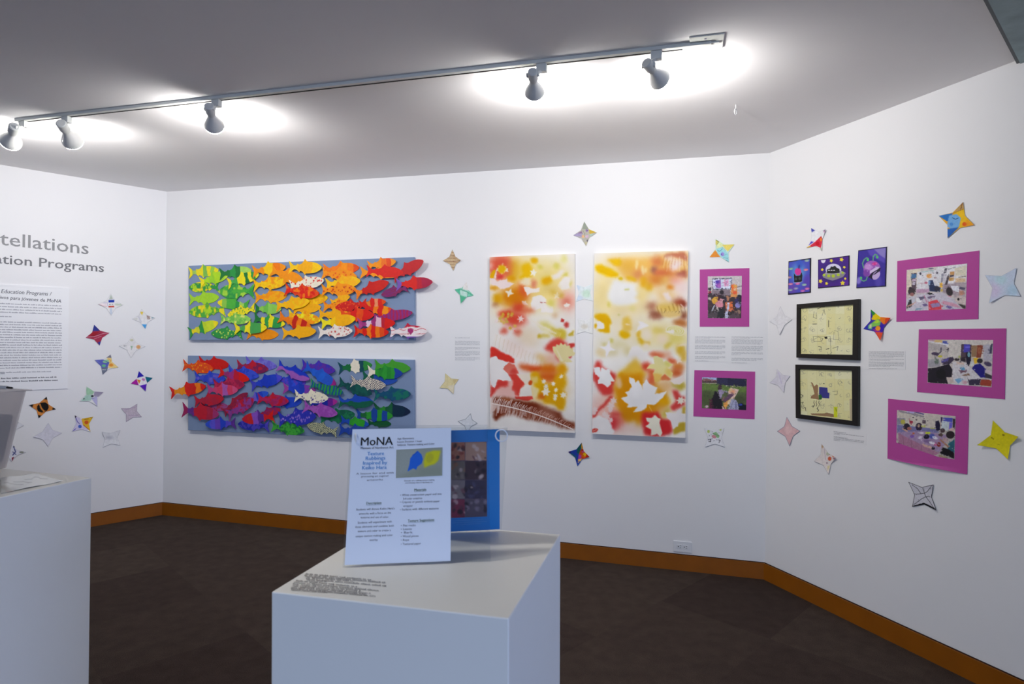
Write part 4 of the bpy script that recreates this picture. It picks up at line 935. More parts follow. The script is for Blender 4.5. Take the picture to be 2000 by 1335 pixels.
def photo2():
    A = Art(1366, 731, 1463, 805, '5d6a3e', 4).v(1350, 715, 12.14)
    crowd(A, [('P', '68823a', [(260, 400), (1300, 480), (1300, 620), (260, 560)], 30), ('P', 'b4c0e8', [(255, 255), (610, 258), (610, 330), (255, 320)]), ('P', '8a6058', [(270, 300), (380, 285), (460, 310), (600, 330), (600, 395), (270, 395)], 12), ('P', '40303c', [(270, 350), (600, 355), (600, 385), (270, 385)], 12), ('L', 'c8c0b0', [(260, 400), (610, 402)], 12),
        ('P', '272642', [(612, 265), (1310, 300), (1305, 480), (820, 455), (612, 420)]), ('P', '343050', [(612, 270), (860, 280), (860, 440), (612, 420)], 14), ('L', '9aa070', [(830, 455), (1300, 490)], 10), ('E', 'e0dcc0', 840, 460, 24, 12, 0, 4),
        ('E', '4a5230', 1150, 800, 160, 120, 0, 80), ('E', '4e5a30', 380, 750, 140, 180, 0, 80), ('E', '4a3238', 680, 500, 50, 70, 20, 10), ('E', 'a090b0', 700, 610, 80, 60, 10, 12), ('L', '3e3c40', [(720, 560), (900, 655)], 20, 1, 6), ('L', 'a8a0b0', [(720, 560), (850, 610)], 30, 1, 8), ('E', 'b0a0c0', 690, 690, 40, 90, 0, 14),
        ('P', '1c1018', [(560, 590), (640, 600), (660, 700), (730, 830), (740, 1010), (460, 1010), (440, 870), (530, 700)], 14), ('P', '5a2038', [(440, 800), (500, 780), (510, 1010), (430, 1010)], 20), ('P', 'f0d0c0', [(940, 500), (1140, 550), (1030, 740), (950, 780), (870, 620)], 4), ('E', 'f0a880', 980, 600, 70, 50, 20, 40), ('E', 'e8c890', 930, 560, 40, 40, 0, 24),
        ('P', '6a4a62', [(750, 800), (900, 660), (1000, 640), (1010, 680), (880, 800), (810, 860)], 10), ('P', 'f0a850', [(760, 870), (900, 790), (960, 770), (880, 900), (820, 1020), (770, 940)], 10), ('E', 'f0d8b0', 930, 830, 50, 90, 40, 30), ('P', 'b0b0cc', [(960, 770), (1060, 790), (1110, 880), (1130, 1030), (880, 1025), (910, 900)], 10), ('L', '7a7aa0', [(1000, 820), (930, 1000)], 14, 1, 10), ('L', '606090', [(1060, 850), (1060, 1010)], 30, .8, 14),
        ('P', '0c0c1c', [(1110, 880), (1200, 870), (1300, 930), (1300, 1040), (1130, 1030)], 10), ('E', '3848b0', 1165, 905, 50, 26, 0, 12), ('E', 'd8b8c0', 370, 950, 40, 30, 0, 10), ('P', 'f0c8d0', [(740, 940), (800, 1020), (740, 1020)], 6), ('E', '8c6060', 760, 770, 20, 60, 20, 10)])
    return A.dabs(900, 2.6, .6, 2.4, 4, .07).N(.10, 3, 4)
def photo3():
    A = Art(1764, 508, 1895, 613, 'd8cfcc', 4).v(1760, 500, 11.13)
    crowd(A, [('P', 'e6dcc8', [(130, 310), (420, 280), (400, 700), (110, 800)]), ('P', 'f0eef2', [(760, 240), (1430, 150), (1430, 700), (760, 600)], 20), ('P', 'b8a8b0', [(1150, 560), (1420, 560), (1400, 900), (1150, 900)], 20), ('P', 'a898a4', [(900, 600), (1200, 600), (1200, 850), (900, 800)], 30),
        ('P', '60505c', [(220, 370), (335, 360), (325, 790), (225, 720)]), ('P', '4a78a8', [(225, 390), (335, 385), (330, 470), (222, 485)], 6), ('P', 'd8c0d8', [(235, 500), (325, 495), (320, 545), (235, 545)]), ('P', 'c8c0d0', [(250, 560), (310, 560), (305, 620), (250, 625)]), ('P', 'e8e6ec', [(350, 340), (840, 290), (850, 700), (330, 720)], 10),
        ('L', 'a8c8c8', [(440, 350), (700, 310)], 26, .7), ('E', 'f0a858', 610, 430, 60, 46, 0, 16), ('E', 'c8607c', 540, 580, 34, 26, 0, 10), ('L', 'c898a8', [(400, 590), (560, 580)], 14, .8), ('P', 'c8a0c0', [(340, 720), (620, 710), (600, 790), (330, 800)], 12), ('E', '50507a', 650, 270, 60, 12, -5, 8), ('E', '484858', 420, 380, 20, 30, 0, 10), ('E', '50485a', 780, 360, 24, 26, 0, 10), ('E', '9a6a70', 740, 470, 30, 14, 0, 10),
        ('P', '9c98a8', [(880, 380), (960, 370), (940, 560), (860, 580)], 6), ('P', 'd8d4dc', [(920, 390), (1000, 380), (970, 600), (900, 600)], 6), ('P', '4c4450', [(1010, 420), (1150, 400), (1150, 440), (1050, 460), (1000, 620), (950, 620)], 8), ('P', 'd8a060', [(1060, 340), (1160, 330), (1155, 400), (1065, 410)], 6), ('P', 'c89850', [(1040, 470), (1150, 460), (1140, 530), (1040, 540)], 10), ('P', '5a5664', [(950, 260), (1000, 260), (980, 360), (920, 370)], 8),
        ('L', 'a0a0ac', [(1020, 290), (1180, 240)], 24, .7), ('P', 'e8e0cc', [(1160, 260), (1420, 190), (1410, 420), (1180, 430)], 16), ('L', '8c7a68', [(1250, 460), (1400, 440)], 20), ('P', 'e8c8a0', [(1180, 480), (1400, 480), (1400, 560), (1180, 570)], 14), ('P', 'f0f0f8', [(1070, 640), (1260, 650), (1250, 790), (1120, 740)], 10), ('P', '54506a', [(1270, 660), (1400, 690), (1390, 740), (1260, 720)], 12),
        ('P', '28345c', [(600, 530), (690, 520), (720, 640), (860, 680), (840, 780), (620, 760), (600, 640)], 12), ('P', '90b0d8', [(590, 545), (640, 540), (630, 620), (600, 640)], 6), ('E', '302c40', 780, 710, 60, 60, 0, 16), ('P', 'f0b840', [(835, 580), (905, 590), (900, 680), (850, 680)], 6), ('E', 'e0c060', 880, 740, 30, 30, 0, 14),
        ('E', '3c3238', 230, 770, 80, 80, 0, 12), ('E', '2e2830', 200, 700, 30, 36, 0, 8), ('E', 'a06a68', 235, 830, 44, 40, 0, 10), ('P', 'c8c8d4', [(120, 960), (220, 870), (330, 880), (300, 1010), (130, 1140)], 10), ('P', '2a2c30', [(170, 960), (220, 940), (240, 1100), (110, 1140)], 10), ('L', 'c89888', [(140, 1090), (320, 1010)], 30, 1, 8),
        ('E', '382e34', 1050, 770, 70, 100, -15, 14), ('L', 'd8909c', [(940, 850), (1080, 880)], 26, 1, 8), ('P', 'd0cad8', [(330, 830), (900, 790), (1250, 1000), (1330, 1160), (110, 1200), (320, 1000)], 20),
        ('P', 'e04858', [(590, 990), (780, 940), (880, 1080), (870, 1160), (600, 1180)], 8), ('P', '9a88b8', [(630, 1040), (830, 1010), (850, 1090), (680, 1120)], 10), ('P', 'd8a0b8', [(900, 960), (1200, 1040), (1330, 1140), (900, 1040)], 10), ('P', 'f0f0f4', [(330, 900), (470, 950), (420, 1010), (330, 980)], 6), ('P', '6a6480', [(380, 890), (500, 870), (540, 900), (420, 960)], 10), ('P', '786888', [(560, 880), (700, 860), (740, 890), (600, 930)], 10), ('L', 'c87098', [(500, 860), (560, 1000)], 20, .8, 6), ('E', '7060a0', 1040, 1110, 70, 30, 10, 14), ('P', '88a8c0', [(330, 1130), (480, 1120), (440, 1160), (300, 1180)], 6), ('L', '201c24', [(570, 810), (670, 815)], 36),
        ('E', 'c89078', 1320, 800, 60, 50, 0, 14), ('P', 'd8c8c4', [(1150, 960), (1260, 850), (1400, 890), (1410, 1060), (1330, 1080)], 12), ('E', '181418', 1245, 935, 24, 30, 0, 6), ('P', '3a3430', [(1230, 1030), (1400, 1070), (1400, 1150), (1340, 1130)], 12), ('E', '6a5c8c', 520, 1060, 60, 30, 0, 14)])
    return A.dabs(900, 2.6, .6, 2.4, 6, .07).N(.10, 3, 6)
def photo4():
    A = Art(1807, 658, 1944, 760, 'cdc5bf', 4).v(1800, 650, 11.6)
    crowd(A, [('P', 'd9d2cb', [(600, 150), (1620, 160), (1600, 560), (600, 560)]), ('L', 'e8e8ee', [(150, 180), (600, 270)], 40), ('P', 'b8b0b0', [(150, 230), (560, 280), (560, 400), (150, 400)], 14), ('P', 'e8c888', [(310, 150), (470, 160), (460, 220), (310, 210)], 8), ('P', '4c58a8', [(480, 180), (580, 190), (570, 250), (475, 230)], 8), ('P', 'c8a0b0', [(170, 150), (300, 155), (300, 190), (170, 185)], 8),
        ('P', '54424e', [(900, 250), (1130, 260), (1120, 560), (885, 560)]), ('P', '5048c0', [(960, 255), (1100, 262), (1090, 430), (950, 440)], 6), ('E', '7870e0', 1040, 320, 60, 20, 0, 12), ('P', '9c7a58', [(1130, 280), (1260, 280), (1240, 540), (1130, 540)], 6), ('P', '8c4430', [(1260, 275), (1400, 270), (1340, 560), (1240, 560)], 8), ('E', 'b06848', 1310, 400, 40, 80, 0, 20), ('P', 'bcb8c4', [(1390, 280), (1540, 250), (1600, 640), (1400, 620)], 20), ('P', '40405c', [(1560, 250), (1610, 240), (1590, 470), (1530, 470)], 6),
        ('E', '4a3c58', 310, 470, 90, 36, 5, 8), ('L', '403848', [(300, 500), (310, 640)], 14), ('L', '504858', [(400, 460), (440, 420), (440, 330)], 26, 1, 6), ('L', '48404c', [(570, 380), (610, 350), (590, 430)], 22, 1, 6), ('P', 'a8a4ac', [(150, 590), (400, 600), (430, 750), (150, 780)], 14), ('E', '6c7c70', 340, 640, 50, 70, 0, 16), ('E', 'c8c040', 420, 530, 50, 26, 0, 12),
        ('P', '443850', [(430, 610), (700, 530), (740, 600), (640, 700), (470, 720)], 10), ('P', '6058a0', [(440, 620), (620, 560), (600, 640), (460, 670)], 8), ('E', 'b8c070', 860, 540, 30, 30, 0, 10), ('P', '201c28', [(140, 800), (330, 780), (620, 700), (700, 830), (680, 1000), (560, 1020), (600, 1150), (140, 1120)], 12), ('E', '141418', 440, 930, 110, 120, 0, 10), ('E', '302428', 800, 600, 60, 30, 0, 16),
        ('P', 'dcd8dc', [(700, 650), (980, 660), (1340, 1030), (1340, 1060), (1040, 1040), (1060, 1190), (620, 1160), (700, 960)], 6), ('P', 'e0c8bc', [(780, 650), (970, 670), (960, 720), (800, 700)], 6), ('P', '64a0c8', [(860, 780), (960, 770), (990, 830), (900, 860)], 6), ('P', '705060', [(830, 840), (1000, 850), (1040, 870), (900, 900)], 8), ('P', '8a6850', [(900, 960), (1060, 910), (1100, 960), (960, 970)], 6), ('P', '7cb0d8', [(750, 1050), (880, 1010), (910, 1080), (830, 1150)], 8), ('E', 'd8a8b8', 980, 1120, 50, 40, 0, 16), ('P', 'd8c8c0', [(560, 1000), (700, 1000), (740, 1140), (600, 1140)], 12),
        ('P', '1c1830', [(1000, 440), (1110, 430), (1120, 640), (1060, 760), (1010, 650)], 10), ('E', '80b8c8', 1070, 490, 30, 60, 0, 8), ('P', '2e2430', [(880, 560), (1000, 540), (1000, 660), (880, 630)], 14), ('P', 'e8bc30', [(1170, 560), (1280, 560), (1260, 680), (1200, 700)], 4), ('E', '302c30', 1320, 630, 66, 56, 0, 8), ('P', '1c1880', [(1140, 800), (1200, 720), (1320, 690), (1430, 780), (1430, 1000), (1340, 1010)], 12), ('E', '4a4060', 1500, 700, 90, 50, 20, 14), ('P', 'd8c8d0', [(1440, 820), (1600, 860), (1590, 950), (1450, 880)], 8),
        ('P', '3a3440', [(1440, 900), (1600, 970), (1590, 1040), (1430, 1010)], 12), ('P', '38304a', [(1050, 1050), (1340, 1040), (1320, 1180), (1080, 1180)], 8), ('P', 'a84430', [(1350, 1050), (1590, 1060), (1570, 1210), (1320, 1180)], 10), ('E', 'e8e8e8', 1560, 1055, 26, 20, 0, 8), ('P', 'd8dcd8', [(1100, 640), (1180, 650), (1180, 720), (1110, 760)], 14)])
    return A.dabs(900, 2.6, .6, 2.4, 8, .07).N(.10, 3, 8)
def photo5():
    A = Art(1746, 795, 1871, 901, 'c2bcb4', 4).v(1740, 785, 10.68)
    crowd(A, [('P', 'd4ccc0', [(130, 150), (1340, 290), (1340, 620), (130, 500)]), ('L', '8c8890', [(170, 180), (680, 300)], 34, .8), ('P', 'b8b4e0', [(330, 170), (500, 190), (480, 240), (340, 210)], 8), ('L', '4a488c', [(500, 205), (680, 250)], 30, .8), ('P', '7c7cae', [(130, 470), (1000, 560), (1000, 640), (130, 640)], 8), ('P', '8a8aa0', [(130, 330), (300, 340), (300, 470), (130, 460)], 14), ('E', 'c0b850', 250, 410, 50, 50, 0, 14),
        ('P', 'a01c38', [(385, 370), (470, 400), (430, 470), (390, 440)], 4), ('E', '241c30', 330, 510, 66, 70, 0, 8), ('E', 'b06a60', 385, 550, 50, 34, 0, 8), ('L', 'd8a890', [(250, 550), (340, 610)], 34, 1, 6), ('E', '30203a', 585, 510, 70, 80, 0, 8), ('E', 'b89880', 580, 490, 26, 36, 0, 6), ('P', '5a4a58', [(660, 370), (730, 380), (725, 450), (655, 440)], 4), ('E', '585058', 465, 318, 20, 14), ('E', '605458', 535, 365, 20, 18), ('P', 'c8cc70', [(620, 480), (720, 490), (720, 530), (640, 520)], 6), ('P', 'c0c468', [(820, 530), (930, 540), (920, 560), (820, 555)], 6),
        ('P', '1c1838', [(930, 400), (1000, 380), (1030, 480), (1020, 580), (960, 610), (930, 540)], 8), ('P', '382a58', [(1040, 310), (1080, 310), (1070, 420), (1040, 420)], 6), ('P', '5058c0', [(1090, 320), (1290, 330), (1280, 420), (1090, 390)], 8), ('P', 'd0dce0', [(1060, 390), (1220, 410), (1190, 600), (1050, 560)], 6), ('P', '7868d8', [(1220, 420), (1290, 430), (1270, 560), (1210, 570)], 8), ('E', '4c3a40', 1080, 590, 50, 46, 0, 8), ('P', '3a2e30', [(1290, 340), (1345, 350), (1330, 560), (1290, 540)], 12),
        ('P', 'a890b4', [(150, 620), (700, 600), (1150, 680), (1180, 800), (1000, 1050), (150, 660)], 8), ('P', 'b07c98', [(150, 640), (470, 800), (1000, 1060), (890, 1140), (440, 1050), (160, 880)], 6), ('L', '8c5c78', [(420, 800), (440, 1000)], 16, .8, 6), ('L', '8c5c78', [(250, 720), (270, 880)], 14, .7, 6), ('L', '905c7c', [(640, 900), (620, 1080)], 16, .7, 6),
        ('E', '1c1430', 740, 720, 66, 48, 0, 8), ('E', 'c8d838', 770, 640, 55, 28, 0, 8), ('E', '4858b0', 860, 710, 60, 50, 0, 20), ('E', '8860c0', 440, 710, 44, 34, 0, 10), ('E', 'e8e0e8', 620, 740, 60, 30, 0, 12), ('E', '806898', 770, 820, 90, 36, 15, 16), ('E', 'f0ecf4', 860, 850, 70, 30, 20, 14), ('E', '8c3020', 1000, 880, 44, 50, 0, 10), ('E', 'd070a0', 930, 890, 34, 26, 0, 10), ('E', '282430', 880, 960, 40, 32, 0, 8), ('P', 'd8b0a0', [(640, 860), (860, 920), (850, 970), (680, 920)], 10), ('E', 'c8704a', 470, 650, 26, 18, 0, 6), ('E', 'e8e8f0', 920, 740, 60, 30, 20, 14), ('E', 'e0d8e0', 640, 640, 60, 20, 0, 10),
        ('P', '2c6478', [(1290, 800), (1330, 760), (1325, 1060), (1180, 1000), (1200, 860)], 12), ('E', '2c2026', 1240, 680, 90, 80, 0, 8), ('P', '141018', [(1080, 940), (1200, 980), (1320, 1060), (1320, 1180), (1020, 1060)], 12), ('L', 'b07c60', [(1030, 780), (1200, 930)], 34, 1, 8), ('P', 'c8a8a0', [(1080, 740), (1200, 760), (1180, 840), (1090, 800)], 12), ('E', '58443c', 1040, 680, 50, 30, 0, 10),
        ('E', 'c8a478', 190, 975, 90, 44, 5, 5), ('P', '201820', [(150, 840), (300, 930), (440, 1050), (290, 1030), (250, 930), (150, 900)], 10), ('P', 'a89478', [(1000, 1090), (1180, 1140), (1160, 1190), (1000, 1150)], 10), ('E', 'd8b8b0', 1280, 570, 50, 34, 0, 10)])
    return A.dabs(900, 2.6, .6, 2.4, 2, .07).N(.10, 3, 2)
mats = [
 (BACK, 'portrait photo of a class facing a screen on a magenta mat', [(1366.7, 526), (1463.8, 523.2), (1463.4, 637.5), (1366.7, 637.5)], [(1382.4, 539.4), (1449, 538.2), (1447.5, 621.5), (1382.4, 621)], photo1, 0),
 (BACK, 'photo of people painting outdoors on grass, on a magenta mat', [(1356.2, 722.4), (1475, 725.3), (1473.8, 818.2), (1354.2, 812.5)], [(1371, 736), (1458.6, 739.3), (1457.4, 800.6), (1370.8, 796.7)], photo2, 0),
 (RIGHT, 'topmost of the three classroom photos on magenta mats, table covered in cuttings', [(1752.4, 509.5), (1912.5, 489), (1910.6, 622.6), (1750.7, 628)], [(1770.8, 526.7), (1889, 514.3), (1886, 602.5), (1769.6, 607.3)], photo3, 0),
 (RIGHT, 'magenta matted photo of a room with a person in a deep blue top', [(1794.6, 642.8), (1965.2, 640.9), (1962.4, 779.4), (1791, 765)], [(1813, 662.7), (1939.6, 663.6), (1936.5, 756), (1811.4, 746.6)], photo4, 0),
 (RIGHT, 'lowest magenta matted photo, long pink covered craft table', [(1734.6, 778.2), (1892.6, 793.3), (1889, 926), (1733.2, 895)], [(1752, 800.2), (1866.5, 812.5), (1864, 896.8), (1750.2, 878.9)], photo5, .012)]
PRINT = INK
for P, label, mc, pc_, fn, bw in mats:
    o = origin_of(P, mc, .002)
    root = thing('matted_photo', label, 'photo', P.mat(*o), 'photos on magenta mats')
    bow = (lambda U, V: bw * np.clip((V - .90) / .10, 0, 1) ** 2 * np.sin(np.pi * U)) if bw else None
    panel('magenta_mat', P, mc, .0022, .0004, root, MAGENTA, o, nx=24 if bw else 1, ny=24 if bw else 1, bow=bow)
    panel('photo_print', P, pc_, .0030, .0022, root, PRINT, o, art=fn(), nx=170, ny=130)

# ---------------------------------------------------------------- framed sticky-note sheets and three small prints
FRAME = material('black_frame', '0e0b0b', .35, noise=.05)
def notes(seed, A, x0, y0, x1, y1):
    rnd = random.Random(seed)
    for i in range(6):
        for j in range(5):
            a, b = x0 + (x1 - x0) * i / 6, y0 + (y1 - y0) * j / 5
            w, h = (x1 - x0) / 6, (y1 - y0) / 5
            A.P(rnd.choice(['ece8b2', 'eae4a6', 'efecc0', 'e9e5ae']), [(a, b), (a + w, b), (a + w, b + h), (a, b + h)])
            A.L('cfc98e', [(a, b), (a + w, b)], .35, .5); A.L('cfc98e', [(a, b), (a, b + h)], .35, .5)
            for k in range(rnd.randint(1, 4)):
                cx, cy = a + w * rnd.uniform(.3, .7), b + h * rnd.uniform(.3, .7); r = rnd.uniform(1.5, 5); dk = rnd.choice(['8c8878', '6c685c', 'b0ac90', 'a09c84'])
                pts = [(cx + r * math.cos(t * 1.1 + k) * rnd.uniform(.6, 1.2), cy + r * math.sin(t * 1.1 + k) * rnd.uniform(.6, 1.2)) for t in range(rnd.randint(3, 7))]
                A.L(dk, pts, .5, .75)
    return A
def sheet1():
    A = notes(4, Art(1558, 590, 1670, 696, 'ece8b2', 5), 1561, 592, 1667, 694)
    A.v(1520, 460, 5.135)
    A.L('1c1a18', [(395, 735), (430, 715), (465, 712)], 5); A.L('3c3a34', [(350, 1010), (520, 1010), (530, 1190)], 3, .8); A.L('4c4a40', [(350, 1010), (355, 1060), (430, 1060), (450, 1030), (400, 1015), (360, 1040)], 3, .8)
    A.P('181614', [(462, 1015), (490, 1012), (495, 1032), (468, 1034)]); A.L('2c2a24', [(345, 885), (385, 885)], 5); A.L('2c2a24', [(505, 850), (505, 915)], 4); A.L('2c2a24', [(480, 1138), (510, 1132)], 6); A.L('3c3a30', [(400, 1110), (430, 1115), (432, 1140), (405, 1145)], 4)
    A.L('3c3a30', [(545, 1130), (600, 1110), (590, 1150)], 4, .8); A.L('5c5a4c', [(360, 760), (350, 820), (385, 830), (380, 770)], 4, .7); A.L('5c5a4c', [(440, 800), (460, 740), (470, 790)], 4, .7); A.L('706c5c', [(560, 960), (555, 1040), (610, 1040), (600, 960), (560, 950)], 4, .6)
    return A
def sheet2():
    A = notes(9, Art(1556, 716, 1668, 826, 'ece8b2', 5), 1559, 719, 1666, 823)
    A.v(1480, 690, 4.171)
    A.P('a07c58', [(432, 232), (448, 240), (460, 268), (480, 250), (492, 262), (490, 330), (500, 378), (470, 370), (430, 365), (436, 345), (462, 330), (450, 280)]); A.P('9a7a58', [(430, 488), (540, 488), (560, 480), (640, 500), (640, 520), (440, 500)]); A.P('c8b898', [(748, 370), (768, 370), (768, 548), (752, 540)], 3)
    A.P('3c3c8c', [(500, 272), (568, 278), (570, 318), (584, 320), (582, 366), (528, 362), (500, 330)]); A.P('2a6a34', [(495, 340), (512, 330), (526, 352), (520, 374), (498, 376)]); A.P('d8e020', [(618, 434), (650, 434), (648, 520), (620, 518)]); A.L('6a7020', [(636, 446), (640, 470)], 5)
    for x in (460, 478, 500): A.L('201e1c', [(x, 385), (x - 4, 400), (x + 4, 415), (x - 4, 430)], 4)
    A.L('201e1c', [(440, 430), (452, 425), (450, 440)], 4); A.L('201e1c', [(490, 436), (484, 450), (495, 460), (488, 475)], 5); A.L('3c3a34', [(376, 440), (390, 440), (392, 470)], 4); A.P('2c2a24', [(528, 246), (540, 240), (546, 250)]); A.L('4c4a40', [(610, 310), (650, 305), (645, 335), (620, 335)], 3, .7)
    A.L('3c3a30', [(350, 330), (370, 345), (352, 360)], 4); A.L('3c3a30', [(352, 400), (372, 395), (362, 410)], 4)
    return A
for label, oc_, ic_, fn in (
    ('upper black frame holding a sheet of pale yellow sticky-note drawings', [(1555.6, 593.8), (1676.8, 583.7), (1675.8, 703.4), (1555, 698)], [(1562.3, 601.6), (1665.7, 594.4), (1664.5, 692.3), (1561.9, 690.8)], sheet1),
    ('lower black frame with sticky-note drawings, a purple patch and brown strips', [(1553, 711.6), (1675.4, 714.7), (1674.7, 832), (1553.8, 815.9)], [(1560.3, 720.4), (1663.4, 723.6), (1664, 821.4), (1561.5, 808.7)], sheet2)):
    o = origin_of(RIGHT, oc_, .02)
    root = thing('framed_drawing', label, 'picture frame', RIGHT.mat(*o), 'black framed sticky-note sheets')
    q = [RIGHT.hit(x, y, .02) for x, y in oc_]; i_ = [RIGHT.hit(x, y, .02) for x, y in ic_]
    V = [(a - o[0], -.02, b - o[1]) for a, b in q + i_] + [(a - o[0], -.0006, b - o[1]) for a, b in q] + [(a - o[0], -.009, b - o[1]) for a, b in i_]
    Fa = []
    for k in range(4):
        l = (k + 1) % 4
        Fa += [(k, 4 + k, 4 + l, l), (8 + k, k, l, 8 + l), (4 + k, 12 + k, 12 + l, 4 + l)]
    Fa.append((8, 9, 10, 11))
    bevel(link('frame', mesh('frame', V, Fa), parent=root, m=FRAME), .0015)
    big = [(x + (x - sum(p[0] for p in ic_) / 4) * .02, y + (y - sum(p[1] for p in ic_) / 4) * .02) for x, y in ic_]
    panel('drawing_sheet', RIGHT, big, .010, .006, root, INK, o, art=fn(), nx=170, ny=170)
def print1():
    A = Art(1537, 500, 1587, 580, '14101c', 5).v(1535, 480, 9.756)
    A.P('4a50c0', [(58, 312), (455, 252), (450, 868), (55, 905)]); A.E('5a9ad8', 240, 520, 130, 200, 0, 120); A.E('3c5cc8', 260, 340, 60, 90, 0, 50); A.E('6a48b0', 120, 820, 90, 80, 0, 70); A.E('5a40b0', 400, 700, 70, 160, 0, 80)
    for x, y, c in [(95, 435, '70b090'), (380, 455, 'e07890'), (400, 280, '8ab0a0'), (90, 725, 'd070a0'), (225, 718, 'e050a8'), (350, 740, '8ab8a8'), (85, 840, '80a0a8'), (190, 810, '8890b8'), (320, 855, 'c050b0'), (405, 815, 'd060a8'), (65, 600, 'b07890')]:
        A.E(c, x, y, 46, 22, -6, 12); A.E('e6d8d0', x, y + 6, 26, 8, -6, 8, .6)
    A.E('d83898', 230, 490, 62, 70, 0, 12); A.E('2c2c60', 250, 400, 14, 40, 10, 16, .7)
    A.P('15181a', [(150, 520), (190, 570), (270, 560), (300, 500), (315, 560), (305, 670), (290, 690), (160, 695)]); A.E('3c5048', 190, 630, 24, 28); A.E('3c5048', 262, 622, 24, 28); A.L('e0e8f0', [(140, 705), (240, 700), (310, 680)], 8, .7)
    return A
def print2():
    A = Art(1594, 494, 1662, 567, '14101c', 5).v(1535, 480, 9.756)
    A.P('4a2088', [(618, 275), (1195, 195), (1192, 740), (616, 792)]); A.E('38207c', 900, 500, 260, 200, 0, 140); A.E('5a289c', 1120, 700, 90, 60, 0, 60)
    A.P('ece8f4', [(665, 272), (760, 262), (745, 310), (710, 332), (678, 315)], 4)
    for x, y, r in [(865, 282, 40), (1060, 260, 46), (692, 452, 34), (1112, 405, 32), (660, 672, 46), (775, 715, 36), (1080, 706, 50), (1130, 622, 30)]: leaf(A, 'f2e03c', x, y, r, x % 40, 1, 3, burst(5, .55))
    A.E('dcd8f0', 905, 450, 150, 112, 0, 4); A.P('8c8890', [(690, 560), (760, 500), (1060, 470), (1140, 520), (1090, 590), (960, 640), (890, 662), (800, 640), (710, 600)], 4); A.P('3a2a6c', [(700, 600), (870, 665), (1000, 640), (900, 690), (760, 670)], 4, .8)
    A.P('a8a4b0', [(760, 505), (1060, 475), (1140, 515), (900, 545), (740, 540)], 3)
    for x, y, w in [(728, 552, 26), (815, 570, 32), (902, 572, 34), (998, 550, 30), (1080, 510, 24)]: A.E('b4cc30', x, y, w, w * .9, 0, 3)
    A.P('1a1c20', [(780, 450), (840, 430), (860, 390), (890, 400), (935, 375), (960, 410), (1020, 440), (1025, 510), (900, 525), (785, 520)], 3)
    for x in (820, 870, 918): A.E('f0f0f0', x, 465, 20, 9)
    A.L('50565c', [(790, 490), (1010, 480)], 5, .7)
    return A
def print3():
    A = Art(1668, 476, 1736, 568, '1c1838', 5).v(1535, 480, 9.756)
    A.P('3a2c98', [(1385, 100), (1905, 35), (1885, 755), (1352, 790)]); A.P('5a48b8', [(1550, 80), (1700, 60), (1890, 230), (1880, 330), (1600, 180)], 30); A.P('8c80c8', [(1680, 65), (1905, 35), (1890, 240), (1800, 180)], 14)
    A.E('8878d0', 1390, 660, 44, 70, 15, 30); A.E('5c50b8', 1760, 680, 60, 120, 0, 50, .7)
    A.E('a060c0', 1640, 440, 165, 160, -30, 8); A.E('c890d8', 1570, 400, 70, 60, 0, 30); A.E('d83890', 1690, 340, 56, 30, -10, 14); A.E('8040a8', 1530, 520, 60, 70, 0, 20)
    for k in range(12): A.E('d8b0e8', 1540 + (k * 53) % 200, 330 + (k * 37) % 200, 12, 8, k * 20, 4, .8)
    A.P('181430', [(1570, 590), (1640, 510), (1760, 430), (1810, 410), (1790, 480), (1650, 640)], 4); A.P('d8c8e8', [(1600, 480), (1720, 400), (1780, 400), (1760, 440), (1600, 530)], 6); A.E('c8b0e0', 1720, 560, 62, 95, 38, 5); A.P('181430', [(1650, 560), (1770, 450), (1800, 470), (1700, 540)], 6)
    for pts in ([(1480, 420), (1460, 330), (1490, 260), (1540, 225), (1570, 240), (1560, 268)], [(1660, 270), (1665, 200), (1700, 160), (1735, 175), (1740, 215)], [(1550, 590), (1530, 650), (1480, 670), (1440, 650), (1430, 610)]):
        A.L('60a878', pts, 20); A.E('58c070', pts[-1][0], pts[-1][1], 24)
    return A
for label, c_, fn in (
    ('small purple-blue print of a black cat head under a pink flame', [(1540, 510), (1583.7, 503.4), (1583, 571), (1539, 575.3)], print1),
    ('small purple print of a dark cat in a grey flying saucer with yellow stars', [(1597.7, 506.9), (1658.8, 498.5), (1658.5, 557), (1597.5, 562.8)], print2),
    ('small violet print of a grinning creature with three green tentacles', [(1676.2, 488.7), (1731.8, 481.5), (1729.8, 558.7), (1672.4, 562.5)], print3)):
    o = origin_of(RIGHT, c_, .004)
    v, f, c = slab(RIGHT, c_, .004, .0005, art=fn(), nx=110, ny=110, origin=o, color='14101c')
    tag(link('art_print', mesh('art_print', v, f, c), mat=RIGHT.mat(*o), m=INK), label, 'picture', 'small purple prints in a row')
